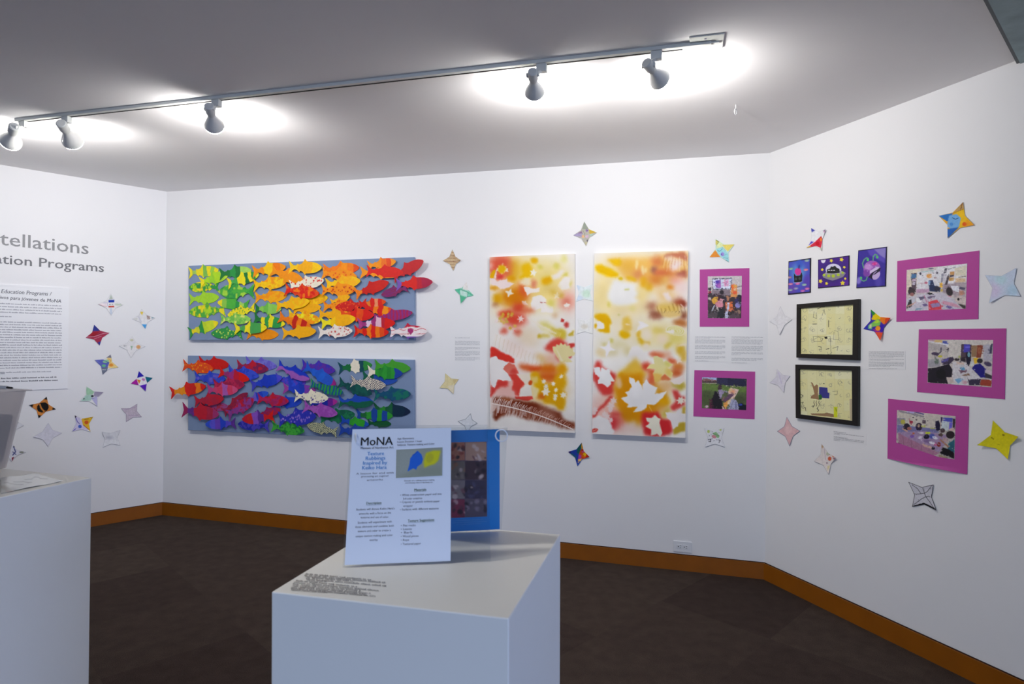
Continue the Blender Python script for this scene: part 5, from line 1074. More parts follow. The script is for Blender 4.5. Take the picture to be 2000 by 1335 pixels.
# ---------------------------------------------------------------- paper stars
STARP = pigment('coloured_paper', .7, .2)
def star(P, label, tips, ops, base='eceaea', waist=.55, lift=(8, 8, 8, 8), outline=None, center=None):
    """tips: top, right, bottom, left in picture pixels; lift: millimetres each tip curls off the wall"""
    cx, cy = center or avg(tips)
    x0 = min(t[0] for t in tips) - 3; x1 = max(t[0] for t in tips) + 3; y0 = min(t[1] for t in tips) - 3; y1 = max(t[1] for t in tips) + 3
    pts = []
    for i in range(4):
        a, b = tips[i], tips[(i + 1) % 4]
        pts.append(a); mx, my = (a[0] + b[0]) / 2, (a[1] + b[1]) / 2
        pts.append((cx + (mx - cx) * waist * 1.25, cy + (my - cy) * waist * 1.25))
    A = Art(x0, y0, x1, y1, base, 5)
    if ops:
        for it in ops:
            if it[0] == 'V': A.v(*it[1:])
            elif it[0] == 'ARM':      # colour one pointed arm: index, colour, inner fraction
                k, c, fr = it[1], it[2], it[3]
                A.v(0, 0, 1); t = pts[2 * k]; l = pts[2 * k - 1]; r = pts[(2 * k + 1) % 8]
                if fr > 0: l = (t[0] + (l[0] - t[0]) * (1 - fr), t[1] + (l[1] - t[1]) * (1 - fr)); r = (t[0] + (r[0] - t[0]) * (1 - fr), t[1] + (r[1] - t[1]) * (1 - fr)); q = [t, l, r]
                else: q = [t, l, (cx, cy), r]
                tx, ty = t[0] + (t[0] - cx) * .1, t[1] + (t[1] - cy) * .1
                A.P(c, [(tx, ty)] + [(p[0] + (p[0] - cx) * .08, p[1] + (p[1] - cy) * .08) if i in (0,) or (fr > 0) else p for i, p in enumerate(q[1:])])
            else: getattr(A, it[0])(*it[1:])
    if not outline and base > 'd' : outline = ('b6b6be', .3)
    if outline:
        A.v(0, 0, 1); A.L(outline[0], pts + [pts[0]], outline[1] * 2, .9)
    if ops and base < 'e': A.dabs(500, 1.0, .35, 1.0, len(ops), .12)
    elif ops: A.dabs(250, .8, .3, .8, len(ops), .03)
    A.N(.06, 3, 2)
    o = P.hit(cx, cy, .001)
    ab = [P.hit(x, y, .001) for x, y in pts]; c0 = o
    m = 12; rings = 26
    peri = []; arm = []
    for i in range(8):
        (a0, b0), (a1, b1) = ab[i], ab[(i + 1) % 8]
        for k in range(m):
            f = k / m
            dx, dy = (a1 - a0), (b1 - b0)
            peri.append((a0 + dx * f, b0 + dy * f))
            w = (1 - f) if i % 2 == 0 else f
            arm.append((i // 2 if i % 2 == 0 else (i // 2 + 1) % 4, w))
    n = len(peri); V = [(0, 0)]; D = [.0018]
    R = max(math.hypot(a - c0[0], b - c0[1]) for a, b in ab)
    for r in range(1, rings + 1):
        f = r / rings
        for (a, b), (k, w) in zip(peri, arm):
            x, y = (a - c0[0]) * f, (b - c0[1]) * f
            rr = math.hypot(x, y) / R
            V.append((x, y)); D.append(.0018 + lift[k] * .001 * max(0, rr - .25) ** 1.6 * 1.4)
    V = np.array(V); D = np.array(D)
    px, py = P.pix(V[:, 0] + c0[0], V[:, 1] + c0[1], .001)
    cols = A.sample(px, py)
    verts = np.stack([V[:, 0], -D, V[:, 1]], 1)
    faces = [(0, 1 + (k + 1) % n, 1 + k) for k in range(n)]
    for r in range(rings - 1):
        b0 = 1 + r * n; b1 = b0 + n
        faces += [(b0 + k, b0 + (k + 1) % n, b1 + (k + 1) % n, b1 + k) for k in range(n)]
    me = mesh('paper_star', verts, faces, cols)
    for p in me.polygons: p.use_smooth = True
    ob = link('paper_star', me, mat=P.mat(*c0), m=STARP)
    s_ = ob.modifiers.new('thickness', 'SOLIDIFY'); s_.thickness = .0005; s_.offset = 0
    tag(ob, label, 'star', 'paper stars pinned around the walls')
Z6 = ('V', 0, 560, 3.708); Z8 = ('V', 150, 570, 5.806); Z7 = ('V', 840, 420, 2.671)
star(LEFT, 'white paper star with a snowman in a blue hat', [(216.5, 573), (241, 595), (217, 615.5), (191, 593.5)],
     [Z8, ('P', 'b8c4b8', [(385, 30), (410, 80), (365, 85)], 6), ('P', 'f4e8ec', [(240, 135), (350, 110), (350, 170), (300, 160)], 4), ('L', 'd88a90', [(245, 138), (300, 158), (345, 165)], 4, .8), ('L', '8a90d0', [(300, 125), (345, 120), (350, 160)], 4, .7), ('P', '1c3cb0', [(358, 90), (425, 88), (424, 116), (360, 118)], 2), ('L', '303050', [(368, 140), (382, 140)], 6), ('L', '303050', [(396, 141), (408, 141)], 6), ('P', 'c8402c', [(358, 158), (422, 156), (425, 172), (360, 174)], 2), ('L', 'a8c0a0', [(440, 140), (500, 145)], 22, .5, 8), ('L', 'b8c8e0', [(385, 190), (390, 250)], 24, .7, 6)], lift=(4, 4, 3, 4))
star(LEFT, 'white paper star with yellow, brown and bright blue tips nearest the corner', [(276.6, 602.7), (303, 620.5), (283.5, 642), (257.6, 622.5)],
     [Z8, ('P', 'e4c84c', [(718, 222), (755, 224), (740, 262), (725, 245)], 3), ('P', 'b8a49c', [(790, 262), (830, 275), (830, 310), (798, 308)], 4), ('L', '8c7068', [(795, 270), (828, 300)], 4), ('P', '9ab0b8', [(845, 278), (885, 292), (848, 302)], 4), ('P', '48a0e0', [(736, 366), (792, 366), (775, 418)], 3), ('L', 'b8b8cc', [(700, 280), (730, 340)], 14, .5, 8), ('P', 'c0c4b8', [(640, 300), (690, 300), (680, 318)], 6, .7)], lift=(3, 3, 4, 3))
star(LEFT, 'dark red paper star with blue top and bottom tips', [(183.6, 633.5), (214, 649.6), (194.4, 674.5), (167, 659)],
     [('V', 150, 570, 5.806), ('P', 'a8304c', [(100, 360), (380, 360), (380, 610), (90, 610)]), ('P', '343c90', [(195, 360), (260, 440), (175, 445)], 3), ('P', '303c98', [(235, 570), (275, 560), (262, 610)], 2), ('P', 'a01c2c', [(160, 450), (260, 450), (200, 500), (150, 500)], 6), ('L', 'd8a0b0', [(115, 510), (200, 505), (300, 470), (360, 462)], 8, .8, 4), ('L', '701828', [(160, 500), (270, 470)], 6, .8), ('L', 'e0b0bc', [(200, 530), (280, 500)], 5, .8)], lift=(3, 4, 3, 3))
star(LEFT, 'white paper star with a small green tree and an orange sun', [(258, 656), (284, 676.5), (255.4, 698.5), (231.8, 675.4)],
     [Z8, ('E', 'e0a870', 698, 622, 24, 22, 0, 8), ('P', '9cc0a0', [(608, 612), (636, 612), (624, 645)], 3), ('L', '5c6c60', [(622, 640), (620, 655)], 4), ('L', '606468', [(525, 612), (560, 610)], 4), ('L', '606468', [(542, 600), (540, 622)], 4), ('E', 'c8c8a8', 622, 545, 20, 12, 0, 6), ('L', 'c0c4c8', [(480, 612), (580, 660)], 3, .7)], lift=(3, 3, 4, 3))
star(LEFT, 'paper star split between a blue and green face and a yellow sun', [(216.5, 691.5), (231.5, 717), (200.3, 731.5), (184.2, 702.6)],
     [Z8, ('P', 'f4d88c', [(340, 740), (400, 740), (480, 860), (360, 860)]), ('P', '8c8898', [(380, 700), (392, 745), (330, 745)]), ('P', '6068c0', [(195, 765), (300, 765), (370, 800), (350, 850), (290, 890), (260, 830)]), ('P', '70788c', [(280, 860), (355, 850), (340, 900), (290, 940)], 3), ('E', '98d0a0', 330, 785, 36, 18, -10, 4), ('E', '70c090', 305, 835, 24, 16, 0, 4), ('L', '3c50b0', [(300, 770), (360, 800)], 6), ('E', 'f09a38', 390, 827, 24, 18, 0, 5), ('L', 'e8a040', [(360, 760), (385, 775), (375, 800)], 7, .8, 3), ('L', '9098d0', [(215, 780), (260, 800)], 4), ('L', 'e8e8e8', [(290, 880), (330, 880)], 4)], lift=(3, 3, 3, 3))
star(LEFT, 'paper star with royal blue, teal, violet and magenta tips beside the corner', [(271, 724), (298.3, 737.4), (284, 763.5), (254.8, 748.8)],
     [('ARM', 0, '2a20b0', .02), ('ARM', 1, '0f6c84', .02), ('ARM', 2, '5418b8', .02), ('ARM', 3, 'b01ca0', .02), Z8, ('P', 'e08a28', [(680, 990), (722, 1000), (708, 1040)], 2), ('P', 'd080c0', [(745, 975), (775, 985), (765, 1010), (735, 995)], 2)], base='f2f0f2', lift=(3, 4, 10, 4))
star(LEFT, 'pale green and lavender pencilled paper star', [(169, 754), (202, 765), (190, 793), (154.8, 783)],
     [Z8, ('P', 'a8d4b0', [(100, 1070), (200, 1120), (180, 1160), (110, 1170)], 4), ('P', 'b0d4c4', [(100, 1170), (180, 1165), (160, 1230), (40, 1240)], 6), ('P', 'a8a0b8', [(200, 1125), (305, 1130), (240, 1190), (190, 1180)], 4), ('P', 'c0bce0', [(160, 1200), (230, 1180), (235, 1300)], 4), ('E', '404850', 176, 1180, 15, 13), ('E', '50605c', 80, 1210, 10, 8), ('L', '7880a8', [(170, 1210), (195, 1205)], 5), ('L', '8c84a0', [(210, 1160), (250, 1165)], 3), ('L', '8c84a0', [(215, 1145), (280, 1145)], 3)], lift=(3, 6, 4, 3))
star(LEFT, 'greyish pink pencilled paper star left of the murals', [(268, 788), (276.8, 814), (246, 823.5), (236.3, 797)], [('V', 0, 560, 3.708), ('L', 'a890b0', [(900, 890), (980, 870)], 6, .5, 3), ('L', 'a890b0', [(930, 930), (1000, 930)], 6, .5, 3)], base='cdc0cc', outline=('9a90a4', .7), lift=(4, 3, 3, 3))
star(LEFT, 'yellow and lavender paper star with a sun and a blue planet', [(145.6, 810.5), (182.3, 813), (176.8, 843), (140, 842.4)],
     [('V', 0, 560, 3.708), ('P', 'd8d0ec', [(520, 920), (600, 960), (640, 1030), (600, 1060), (510, 1050)]), ('P', 'f0c030', [(590, 955), (680, 930), (660, 1050), (600, 1000)]), ('E', 'e06028', 626, 980, 15, 14, 0, 3), ('E', '4868c8', 579, 1010, 13, 12, 0, 3), ('P', '40384c', [(540, 928), (556, 938), (545, 950)]), ('L', '5048a8', [(550, 950), (560, 975), (575, 990)], 5), ('L', 'a87820', [(610, 960), (640, 955)], 5), ('L', '8c6820', [(645, 940), (668, 950)], 4), ('L', 'c05828', [(605, 1000), (640, 1030)], 5), ('L', '6058b8', [(530, 1040), (550, 1025)], 5)], lift=(3, 3, 3, 3))
star(LEFT, 'orange paper star with black tips and a black striped ball', [(91, 774), (109.5, 798.7), (75.5, 816.5), (56.2, 790.6)],
     [('ARM', 0, '14100e', .5), ('ARM', 1, '14100e', .5), ('ARM', 2, '14100e', .5), ('ARM', 3, '14100e', .45), ('V', 0, 560, 3.708), ('E', '14120e', 310, 872, 44, 36, -20), ('L', 'd88838', [(288, 850), (300, 880), (318, 900)], 11), ('E', 'c07a30', 330, 835, 0.1)], base='da8a3e', lift=(3, 3, 3, 3))
star(LEFT, 'plain white paper star below the orange and black one', [(94, 825.3), (121, 845), (94, 871.5), (64.4, 852.3)], [], base='e2e0ea', lift=(2, 2, 4, 8))
star(LEFT, 'plain white paper star curled at its top, beside the corner', [(198, 842), (234.5, 838.5), (235, 869), (200.5, 873)], [('V', 0, 560, 3.708), ('E', 'c8c8d0', 790, 1090, 30, 12, 0, 20)], base='ececee', lift=(18, 14, 5, 5))
star(LEFT, 'white paper star with blue strokes and a red tip, half behind the plastic bin', [(24, 866), (50.5, 882.5), (23, 901), (-3, 885)],
     [('V', 0, 740, 6.07), ('L', '505890', [(160, 800), (185, 860), (150, 900)], 14, .9), ('L', '505890', [(150, 860), (190, 895)], 10, .9), ('P', '8c2438', [(140, 930), (170, 920), (140, 975)], 2), ('E', '909488', 255, 866, 26, 11, 0, 4), ('E', '303438', 170, 795, 12, 12)], base='e8e8f0', lift=(3, 4, 3, 3))
star(LEFT, 'white paper star with only one tip showing beside the plastic bin', [(22, 803), (47, 830), (22, 856), (-6, 831)], [('V', 0, 740, 6.07), ('E', '707478', 208, 518, 10, 6)], base='e4e4e8', lift=(3, 8, 3, 3))
star(BACK, 'brown wood-striped paper star right of the upper mural', [(884, 487), (901.5, 508.5), (886, 529), (865, 509)],
     [('V', 850, 470, 9.533)] + [('L', ['9a6a3c', 'c09a68', '7c4820', 'a87840'][k % 4], [(150, 200 + k * 30), (340, 215 + k * 28), (520, 190 + k * 30)], 12, .9, 4) for k in range(12)], base='d8c4a4', lift=(6, 22, 4, 4))
star(BACK, 'green and white paper star with a bent white top tip', [(911.5, 550), (925.6, 576.5), (901, 592.5), (888.3, 565)],
     [('V', 850, 470, 9.533), ('P', 'ece8e4', [(500, 720), (660, 740), (620, 930), (520, 900)]), ('P', '58c098', [(360, 900), (470, 890), (460, 1000)], 4), ('P', '80d4b4', [(600, 940), (730, 1010), (600, 1060)], 6), ('P', '58b890', [(460, 1010), (580, 1050), (490, 1170)], 6), ('P', 'c8e8dc', [(460, 920), (600, 960), (600, 1040), (480, 1010)], 14), ('L', '3c9878', [(470, 900), (610, 960), (700, 1010)], 8), ('L', '3c9878', [(610, 960), (600, 1050)], 7)], base='9cd8c0', lift=(4, 6, 12, 5))
star(BACK, 'pale yellow paper star left of the first canvas', [(870, 728.5), (896.5, 740), (886.5, 769), (859, 757)], [('V', 850, 720, 11.12), ('P', 'dcc890', [(380, 230), (520, 220), (410, 330)], 20), ('P', 'e8dcc0', [(270, 370), (410, 340), (400, 560)], 14)], base='e6d8a4', outline=('c0b088', .4), lift=(3, 3, 7, 6))
star(BACK, 'white paper star outlined in pencil, just above the clear sign stand', [(919.5, 806.5), (933, 826), (913, 846), (894, 822)], [], base='e2e4e8', outline=('8a9094', .8), lift=(3, 3, 3, 3))
star(BACK, 'grey, lilac and yellow patchwork paper star above the gap between canvases', [(1141.3, 432.6), (1166.3, 454.3), (1144.7, 480), (1120, 459.3)],
     [('V', 1100, 420, 16.69), ('P', '98a090', [(690, 200), (820, 460), (620, 460)], 6), ('P', 'a89cc0', [(320, 660), (600, 520), (620, 720)], 10), ('P', '8c6a90', [(480, 590), (600, 520), (640, 600)], 6), ('P', 'd4b040', [(840, 460), (1100, 560), (860, 610)], 6), ('P', 'a8c8b8', [(860, 620), (1000, 620), (900, 690)], 6), ('P', '8868b0', [(740, 460), (830, 490), (760, 560)], 6), ('P', 'e0b080', [(610, 650), (690, 660), (690, 730), (610, 740)], 6), ('P', 'd0b0c8', [(730, 660), (830, 650), (820, 740), (740, 740)], 8), ('P', 'c0b898', [(690, 870), (820, 870), (740, 1000)], 6), ('E', '686070', 785, 830, 24, 36, 0, 8), ('L', '807860', [(640, 500), (700, 600), (690, 700)], 16, .7, 6)], base='b8b4a8', lift=(3, 3, 3, 3))
star(BACK, 'pale blue paper star in the gap between the two canvases', [(1126, 556), (1158, 554.5), (1157.5, 588), (1125, 589)], [('V', 1100, 540, 10.27), ('E', 'd0ead8', 470, 340, 90, 80, 0, 60), ('E', 'd4e2f2', 300, 430, 90, 60, 0, 50), ('E', 'd4e2f2', 290, 220, 50, 60, 0, 30)], base='e4eef0', outline=('dfe8ee', .2), lift=(1, 1, 1, 1))
star(BACK, 'very pale paper star low in the gap between the canvases', [(1128, 622), (1156, 620), (1158, 652), (1126, 652)], [('V', 1100, 540, 10.27), ('E', 'e2dccf', 430, 1000, 70, 50, 0, 40)], base='eeeeec', outline=('e8e8e8', .2), lift=(1, 1, 1, 1))
star(BACK, 'rainbow paper star below the canvases', [(1136.3, 863.5), (1152, 891.5), (1128.3, 910), (1110, 881.5)],
     [('V', 1100, 855, 20.54), ('P', '1a3ca0', [(200, 540), (520, 440), (640, 700), (560, 1130), (480, 760), (330, 640)], 10), ('P', '0c5a50', [(750, 180), (560, 440), (560, 620), (650, 620), (720, 400)], 12), ('P', '2a1060', [(200, 530), (320, 510), (300, 600)], 6), ('P', '1c6c58', [(330, 600), (520, 740), (540, 860), (470, 740), (330, 640)], 6), ('P', 'e8a028', [(750, 180), (830, 450), (750, 450), (720, 360)], 4), ('P', 'd84818', [(700, 450), (860, 450), (950, 600), (900, 820), (640, 840), (640, 620)], 8), ('P', 'b81010', [(730, 450), (830, 450), (850, 500), (730, 500)], 4), ('P', 'c02810', [(930, 580), (1060, 760), (900, 790)], 6), ('E', 'c04890', 790, 545, 50, 34, 0, 6), ('E', 'ecc010', 860, 660, 70, 80, 0, 6), ('E', 'd86010', 790, 710, 50, 50, 0, 6), ('P', 'b040a0', [(620, 660), (730, 680), (720, 850), (600, 840)], 8), ('P', 'f0c060', [(590, 850), (760, 820), (700, 930), (600, 930)], 8), ('P', 'e8a890', [(580, 940), (660, 940), (600, 1010)], 6)], base='2a50a8', waist=.55, lift=(4, 16, 4, 10))
star(BACK, 'pastel paper star with a blue face, orange and yellow arms', [(1397.6, 466.5), (1434.5, 477.2), (1423.5, 512), (1385.5, 502)],
     [('V', 1380, 455, 20.53), ('P', 'd8d070', [(340, 240), (520, 350), (400, 500), (330, 400)], 4), ('L', '6c6c40', [(350, 260), (500, 350), (400, 490)], 14), ('P', 'e6f0b8', [(400, 480), (540, 360), (700, 480), (620, 560), (400, 620)], 10), ('P', 'f0dc70', [(620, 470), (1120, 450), (850, 740), (720, 600)], 10), ('P', 'ec9438', [(350, 680), (100, 980), (560, 960)], 4), ('P', 'a0dce4', [(400, 640), (620, 560), (780, 760), (860, 840), (900, 1160), (580, 950), (440, 820)], 6), ('L', '4c98a0', [(440, 700), (540, 725), (630, 630)], 18), ('L', '90a8a8', [(620, 550), (720, 650), (790, 760)], 12, .8), ('E', 'a090d8', 640, 845, 70, 80, 0, 10), ('E', '6c58b8', 600, 850, 26, 30, 0, 8), ('L', '5ca0a0', [(740, 860), (820, 845)], 18, .8), ('L', '5c8c8c', [(660, 990), (850, 1010)], 14, .8), ('L', '5c8c8c', [(770, 1080), (870, 1140)], 16, .8)], base='c8e8e0', lift=(3, 4, 3, 3))
star(BACK, 'white paper star with a pink and green strawberry under the lower mat', [(1375.2, 835.5), (1414.5, 835), (1416, 872.5), (1377, 872)],
     [('V', 1340, 640, 5.136), ('E', 'c8d870', 225, 1038, 13, 16), ('E', 'c0d070', 345, 1020, 10, 12), ('P', '98c890', [(265, 1055), (300, 1040), (335, 1080), (325, 1105), (290, 1090)]), ('E', 'd8909c', 280, 1090, 24, 16, 20), ('L', '5c4c50', [(265, 1055), (335, 1085)], 3), ('L', '404048', [(222, 1120), (250, 1115), (245, 1140), (225, 1138)], 6), ('L', '404048', [(318, 1122), (342, 1125), (330, 1148)], 6)] + [('E', '707078', x, y, 4) for x, y in ((265, 1040), (235, 1080), (250, 1065), (330, 1050), (305, 1120), (280, 1130), (260, 1110))], base='ecebef', lift=(3, 3, 6, 6))
star(RIGHT, 'paper star with a red and orange middle and blue tips above the small prints', [(1585, 445), (1616, 447), (1606.5, 490), (1576, 484)],
     [('V', 1570, 440, 22.25), ('P', '4448b0', [(320, 110), (500, 220), (360, 300)], 4), ('P', '6a5078', [(880, 230), (1010, 180), (930, 270)], 8), ('P', 'e8b0d0', [(880, 270), (990, 250), (960, 360)], 10), ('P', '5a48c0', [(320, 690), (450, 710), (220, 880)], 8), ('P', 'd83048', [(760, 460), (830, 600), (760, 980), (560, 900), (200, 960), (300, 860), (480, 720), (640, 570)], 8), ('E', 'c81028', 600, 790, 90, 90, 0, 20), ('E', 'f08030', 750, 610, 50, 80, 0, 14), ('P', 'e0b040', [(130, 960), (290, 880), (320, 950), (190, 1020)], 6), ('P', 'c8c8b0', [(700, 980), (830, 960), (800, 1110)], 10)], base='eeeef2', waist=.55, lift=(3, 14, 6, 4))
star(RIGHT, 'plain white paper star left of the upper black frame', [(1525, 597.5), (1548, 623.5), (1525, 653.5), (1503.5, 627.5)], [], base='eae9ec', lift=(4, 4, 14, 3))
star(RIGHT, 'faint lilac pencilled paper star left of the lower black frame', [(1518, 720.5), (1544, 733.5), (1532, 767), (1504, 747)], [('V', 1340, 640, 5.136), ('L', 'c0b8d8', [(930, 450), (960, 560)], 10, .5, 6)], base='e2dfe9', lift=(2, 3, 5, 3))
star(RIGHT, 'pink paper star with grey blue edges', [(1537.5, 813.5), (1563.5, 841), (1543, 871), (1518.5, 841.8)], [('V', 1480, 690, 4.171), ('E', 'ecc8c8', 248, 620, 30, 40, 0, 20)], base='e6bcbe', outline=('8a90a8', .7), lift=(3, 3, 4, 3))
star(RIGHT, 'white paper star with orange flowers below the lower black frame', [(1605.5, 866), (1636, 893), (1620, 926), (1591.5, 900)],
     [('V', 1580, 850, 14.83), ('P', 'c8a888', [(360, 240), (460, 330), (380, 370)], 8), ('E', 'e06848', 608, 670, 56, 60, 0, 8), ('E', 'e07848', 740, 585, 44, 40, 0, 10), ('P', '9c6878', [(720, 640), (830, 640), (740, 700)], 8), ('E', 'c8d0b0', 555, 520, 50, 36, 0, 10), ('L', 'a09880', [(500, 550), (560, 580), (630, 530)], 12, .8), ('E', '8c7080', 525, 795, 20, 24, 0, 6), ('P', 'ece0a8', [(540, 880), (620, 870), (560, 1030)], 20), ('L', 'b8a8b8', [(450, 380), (480, 700)], 20, .6, 10)], base='eee4e0', lift=(3, 18, 8, 10))
star(RIGHT, 'rainbow paper star right of the upper black frame', [(1701.8, 604), (1742.5, 620.5), (1723.5, 665), (1687, 641.8)],
     [('V', 1520, 460, 5.135), ('P', '2c8c38', [(930, 735), (985, 775), (950, 820)]), ('P', 'f4d414', [(985, 775), (1060, 815), (1000, 850), (935, 840), (955, 800)]), ('P', 'f08020', [(1030, 815), (1145, 822), (1060, 890), (1020, 850)]), ('P', 'e04820', [(1080, 830), (1150, 822), (1070, 895)], 3), ('P', '2c30b0', [(855, 935), (920, 890), (920, 945)]), ('P', '3418a8', [(960, 945), (1060, 885), (1060, 970)], 3), ('P', 'a02890', [(950, 940), (1000, 975), (1030, 960), (1000, 930)], 3), ('P', 'e05030', [(975, 965), (1060, 970), (1045, 1060)]), ('P', '84c858', [(915, 890), (1000, 835), (1030, 860), (1020, 900), (920, 920)], 2), ('E', 'b8e040', 990, 862, 26, 14, -10, 2), ('E', 'f09820', 1002, 928, 26, 24), ('P', '70c890', [(905, 900), (945, 880), (940, 940), (905, 935)], 2), ('P', 'e8e0b0', [(920, 890), (940, 890), (935, 925), (915, 925)], 2)], base='4030a8', waist=.55, lift=(4, 14, 18, 4))
star(RIGHT, 'blue moon and orange sun paper star, highest on the right wall', [(1882, 394), (1904.5, 439.5), (1851.5, 465), (1834, 421.3)],
     [('V', 1720, 380, 4.171), ('P', 'c8a060', [(675, 55), (690, 120), (600, 140)], 2), ('L', '7c4c28', [(668, 70), (655, 120)], 6), ('P', 'f4c424', [(590, 150), (690, 112), (700, 190), (770, 250), (630, 270), (650, 200)], 2), ('P', 'f0a020', [(700, 200), (770, 248), (690, 265)], 6), ('P', '2c78c8', [(475, 172), (590, 150), (560, 215), (540, 215)], 3), ('P', '78b0e4', [(560, 170), (620, 158), (655, 190), (640, 260), (600, 290), (540, 260)], 3), ('P', '2864b8', [(540, 280), (640, 265), (550, 355)], 4), ('L', '2c64a0', [(585, 188), (610, 200), (635, 190)], 6), ('E', 'e86020', 684, 240, 18, 17, 0, 3), ('E', '5090d8', 578, 240, 14, 14, 0, 3), ('L', '8c4818', [(590, 152), (690, 112)], 3)], base='f0b028', waist=.55, lift=(3, 4, 3, 3))
star(RIGHT, 'large pale blue and lilac paper star at the right edge of the photo', [(1924.5, 536.8), (1986.5, 522.5), (1994.5, 578.5), (1933.5, 592)], [('V', 1720, 380, 4.171), ('E', 'dcd0ec', 930, 780, 50, 70, 0, 60), ('E', 'bcd8ee', 1080, 780, 50, 50, 0, 40), ('E', 'c4e0ea', 980, 690, 50, 40, 0, 40)], base='d0dcf0', waist=.55, lift=(3, 4, 4, 8))
star(RIGHT, 'bright yellow paper star with a tiny face at the right edge', [(1940, 820), (1994, 852), (1971, 897), (1913, 868.5)], [('V', 1680, 620, 4.172), ('E', '8c7a10', 1168, 955, 10, 8, 20), ('L', '8c7a10', [(1070, 975), (1090, 990)], 6), ('L', '6c6018', [(1110, 1030), (1140, 1035)], 2, .5)], base='e6d91c', waist=.55, lift=(3, 22, 10, 20))
star(RIGHT, 'white paper star drawn with black outlines and crossing curves, lowest on the right wall', [(1775, 940.5), (1824.5, 945.5), (1831, 996), (1782.5, 989)],
     [('V', 1740, 920, 13.35)] + [('L', '4c4a54', p, 17, .85) for p in ([(640, 600), (880, 570), (960, 520), (1080, 370)], [(600, 870), (800, 720), (910, 660), (1060, 650)], [(840, 430), (880, 570), (920, 670), (1150, 960)], [(560, 350), (700, 450), (780, 570)])] + [('L', '0c0c10', [(575, 915), (870, 835), (1200, 990)], 34)], base='d6d4dc', outline=('2c2a30', .9), waist=.55, lift=(3, 5, 10, 4))

# ---------------------------------------------------------------- wall lettering, panel and small labels
LET = material('grey_vinyl_lettering', '848486', .5, metal=.1)
LET2 = material('dark_grey_vinyl', '68686c', .5, metal=.1)
PRN = material('printed_black', '62626a', .6)
PRG = material('printed_grey', '9c9ca6', .6)
PRL = material('printed_light_grey', 'b0b0b5', .6)
CARD = material('white_card', 'f2f2f4', .6)
o = LEFT.hit(100, 490, .003)
wt = thing('wall_lettering', 'large grey exhibition title lettering across the left wall', 'lettering', LEFT.mat(*o))
v, f = letters(LEFT, 'Constellations', 0, 477.5, 173, 496.5, 25.5, .0018, o, bold=.008, ref='tellations')
link('title_line', mesh('title_line', v, f), parent=wt, m=LET)
for word, full in (('Programs', 'Programs'), ('Education', 'Education Programs'), ('Youth', 'Youth Education Programs')):
    v, f = letters(LEFT, full, 77, 520.5, 203, 531, 17.5, .0018, o, bold=.012, ref='Programs')
    if word != 'Programs':      # keep the leading word only
        rest, _ = letters(LEFT, full[len(word) + 1:], 77, 520.5, 203, 531, 17.5, .0018, o, bold=.012, ref='Programs')
        cut = rest[:, 0].min() - .004; f = [q for q in f if v[q[0], 0] < cut]
        used = sorted({i for q in f for i in q}); mp_ = {a: b for b, a in enumerate(used)}; v = v[used]; f = [[mp_[i] for i in q] for q in f]
    link('subtitle_word', mesh('subtitle_word', v, f), parent=wt, m=LET2)
tr = LEFT.hit(135, 562, .006); br = LEFT.hit(134, 758.5, .006); pa0 = tr[0] - .95
po = ((tr[0] + pa0) / 2, (tr[1] + br[1]) / 2)
pn = thing('text_panel', 'white foam board text panel with bilingual introduction', 'sign', LEFT.mat(*po))
hw, hh = (tr[0] - pa0) / 2, (tr[1] - br[1]) / 2
link('foam_board', MB().box(-hw, hw, -.006, -.0006, -hh, hh).me('foam_board'), parent=pn, m=CARD)
P1 = [letters(LEFT, 'Youth Education Programs /', 2.5, 571.8, 99.8, 577.3, 7.6, .0068, po, bold=.012, ref='Education Programs /', shear=.15),
      letters(LEFT, 'Programas educativos para jóvenes de MoNA', 20.5, 584.5, 119.5, 591, 6.6, .0068, po, bold=.012, ref='para jóvenes de MoNA', shear=.15)]
link('heading', merge(P1), parent=pn, m=PRN)
def prow(y, xr=121, xl=-150, h=2.3):
    a, b = LEFT.hit(xr, y, .0068); x0, y0 = LEFT.pix([pa0 + .03 if xl is None else LEFT.hit(xl, y, .0068)[0]], [b], .0068)
    return (float(x0[0]), float(y0[0]), xr, y, h)
body = [prow(y) for y in (598, 603.5, 608.8, 614.0)] + [prow(619, 24)] + [prow(y) for y in np.arange(632, 722, 4.75)] + [prow(726, 100)] + [prow(730, 10)]
for k, blk in enumerate((body[:5], body[5:-1], body[-1:])): link('paragraph', rows(LEFT, blk, .0068, po, 3 + k), parent=pn, m=PRG)
link('thanks_line', rows(LEFT, [prow(737, 111, h=2.7), prow(743, 113, h=2.7)], .0068, po, 5), parent=pn, m=PRN)
def label(P, text, corners, rw, mat_, seed):
    o = origin_of(P, corners, .001)
    r = thing('wall_label', text, 'label', P.mat(*o), 'printed wall labels')
    link('card', mesh('card', *slab(P, corners, .0012, .0004, origin=o)[:2]), parent=r, m=LABELC)
    grp = [[rw[0]]]
    for a_, b_ in zip(rw, rw[1:]):
        if b_[1] - a_[1] > 2.8: grp.append([])
        grp[-1].append(b_)
    for g_ in grp: link('paragraph', rows(P, g_, .0016, o, seed), parent=r, m=mat_)
LABELC = material('label_film', 'eeedee', .7)
def para(xl, xr, blocks, slope, step, h, yl=True):
    out_ = []
    for (y0, y1, frac) in blocks:
        n = max(1, int(round((y1 - y0) / step)))
        for i in range(n):
            y = y0 + step * (i + .8); xe = xl + (xr - xl) * (frac if i == n - 1 else 1)
            out_.append((xl, y, xe, y + slope * (xe - xl), h))
    return out_
label(BACK, 'small grey wall label left of the fern canvas', [(887, 657), (939, 656), (939, 706), (887, 706)], para(889, 937, [(658, 661, .6), (665, 674, 1), (676.5, 682.5, .5), (684, 695, .6), (697, 703, .8)], .005, 2.15, 1.15), PRL, 1)
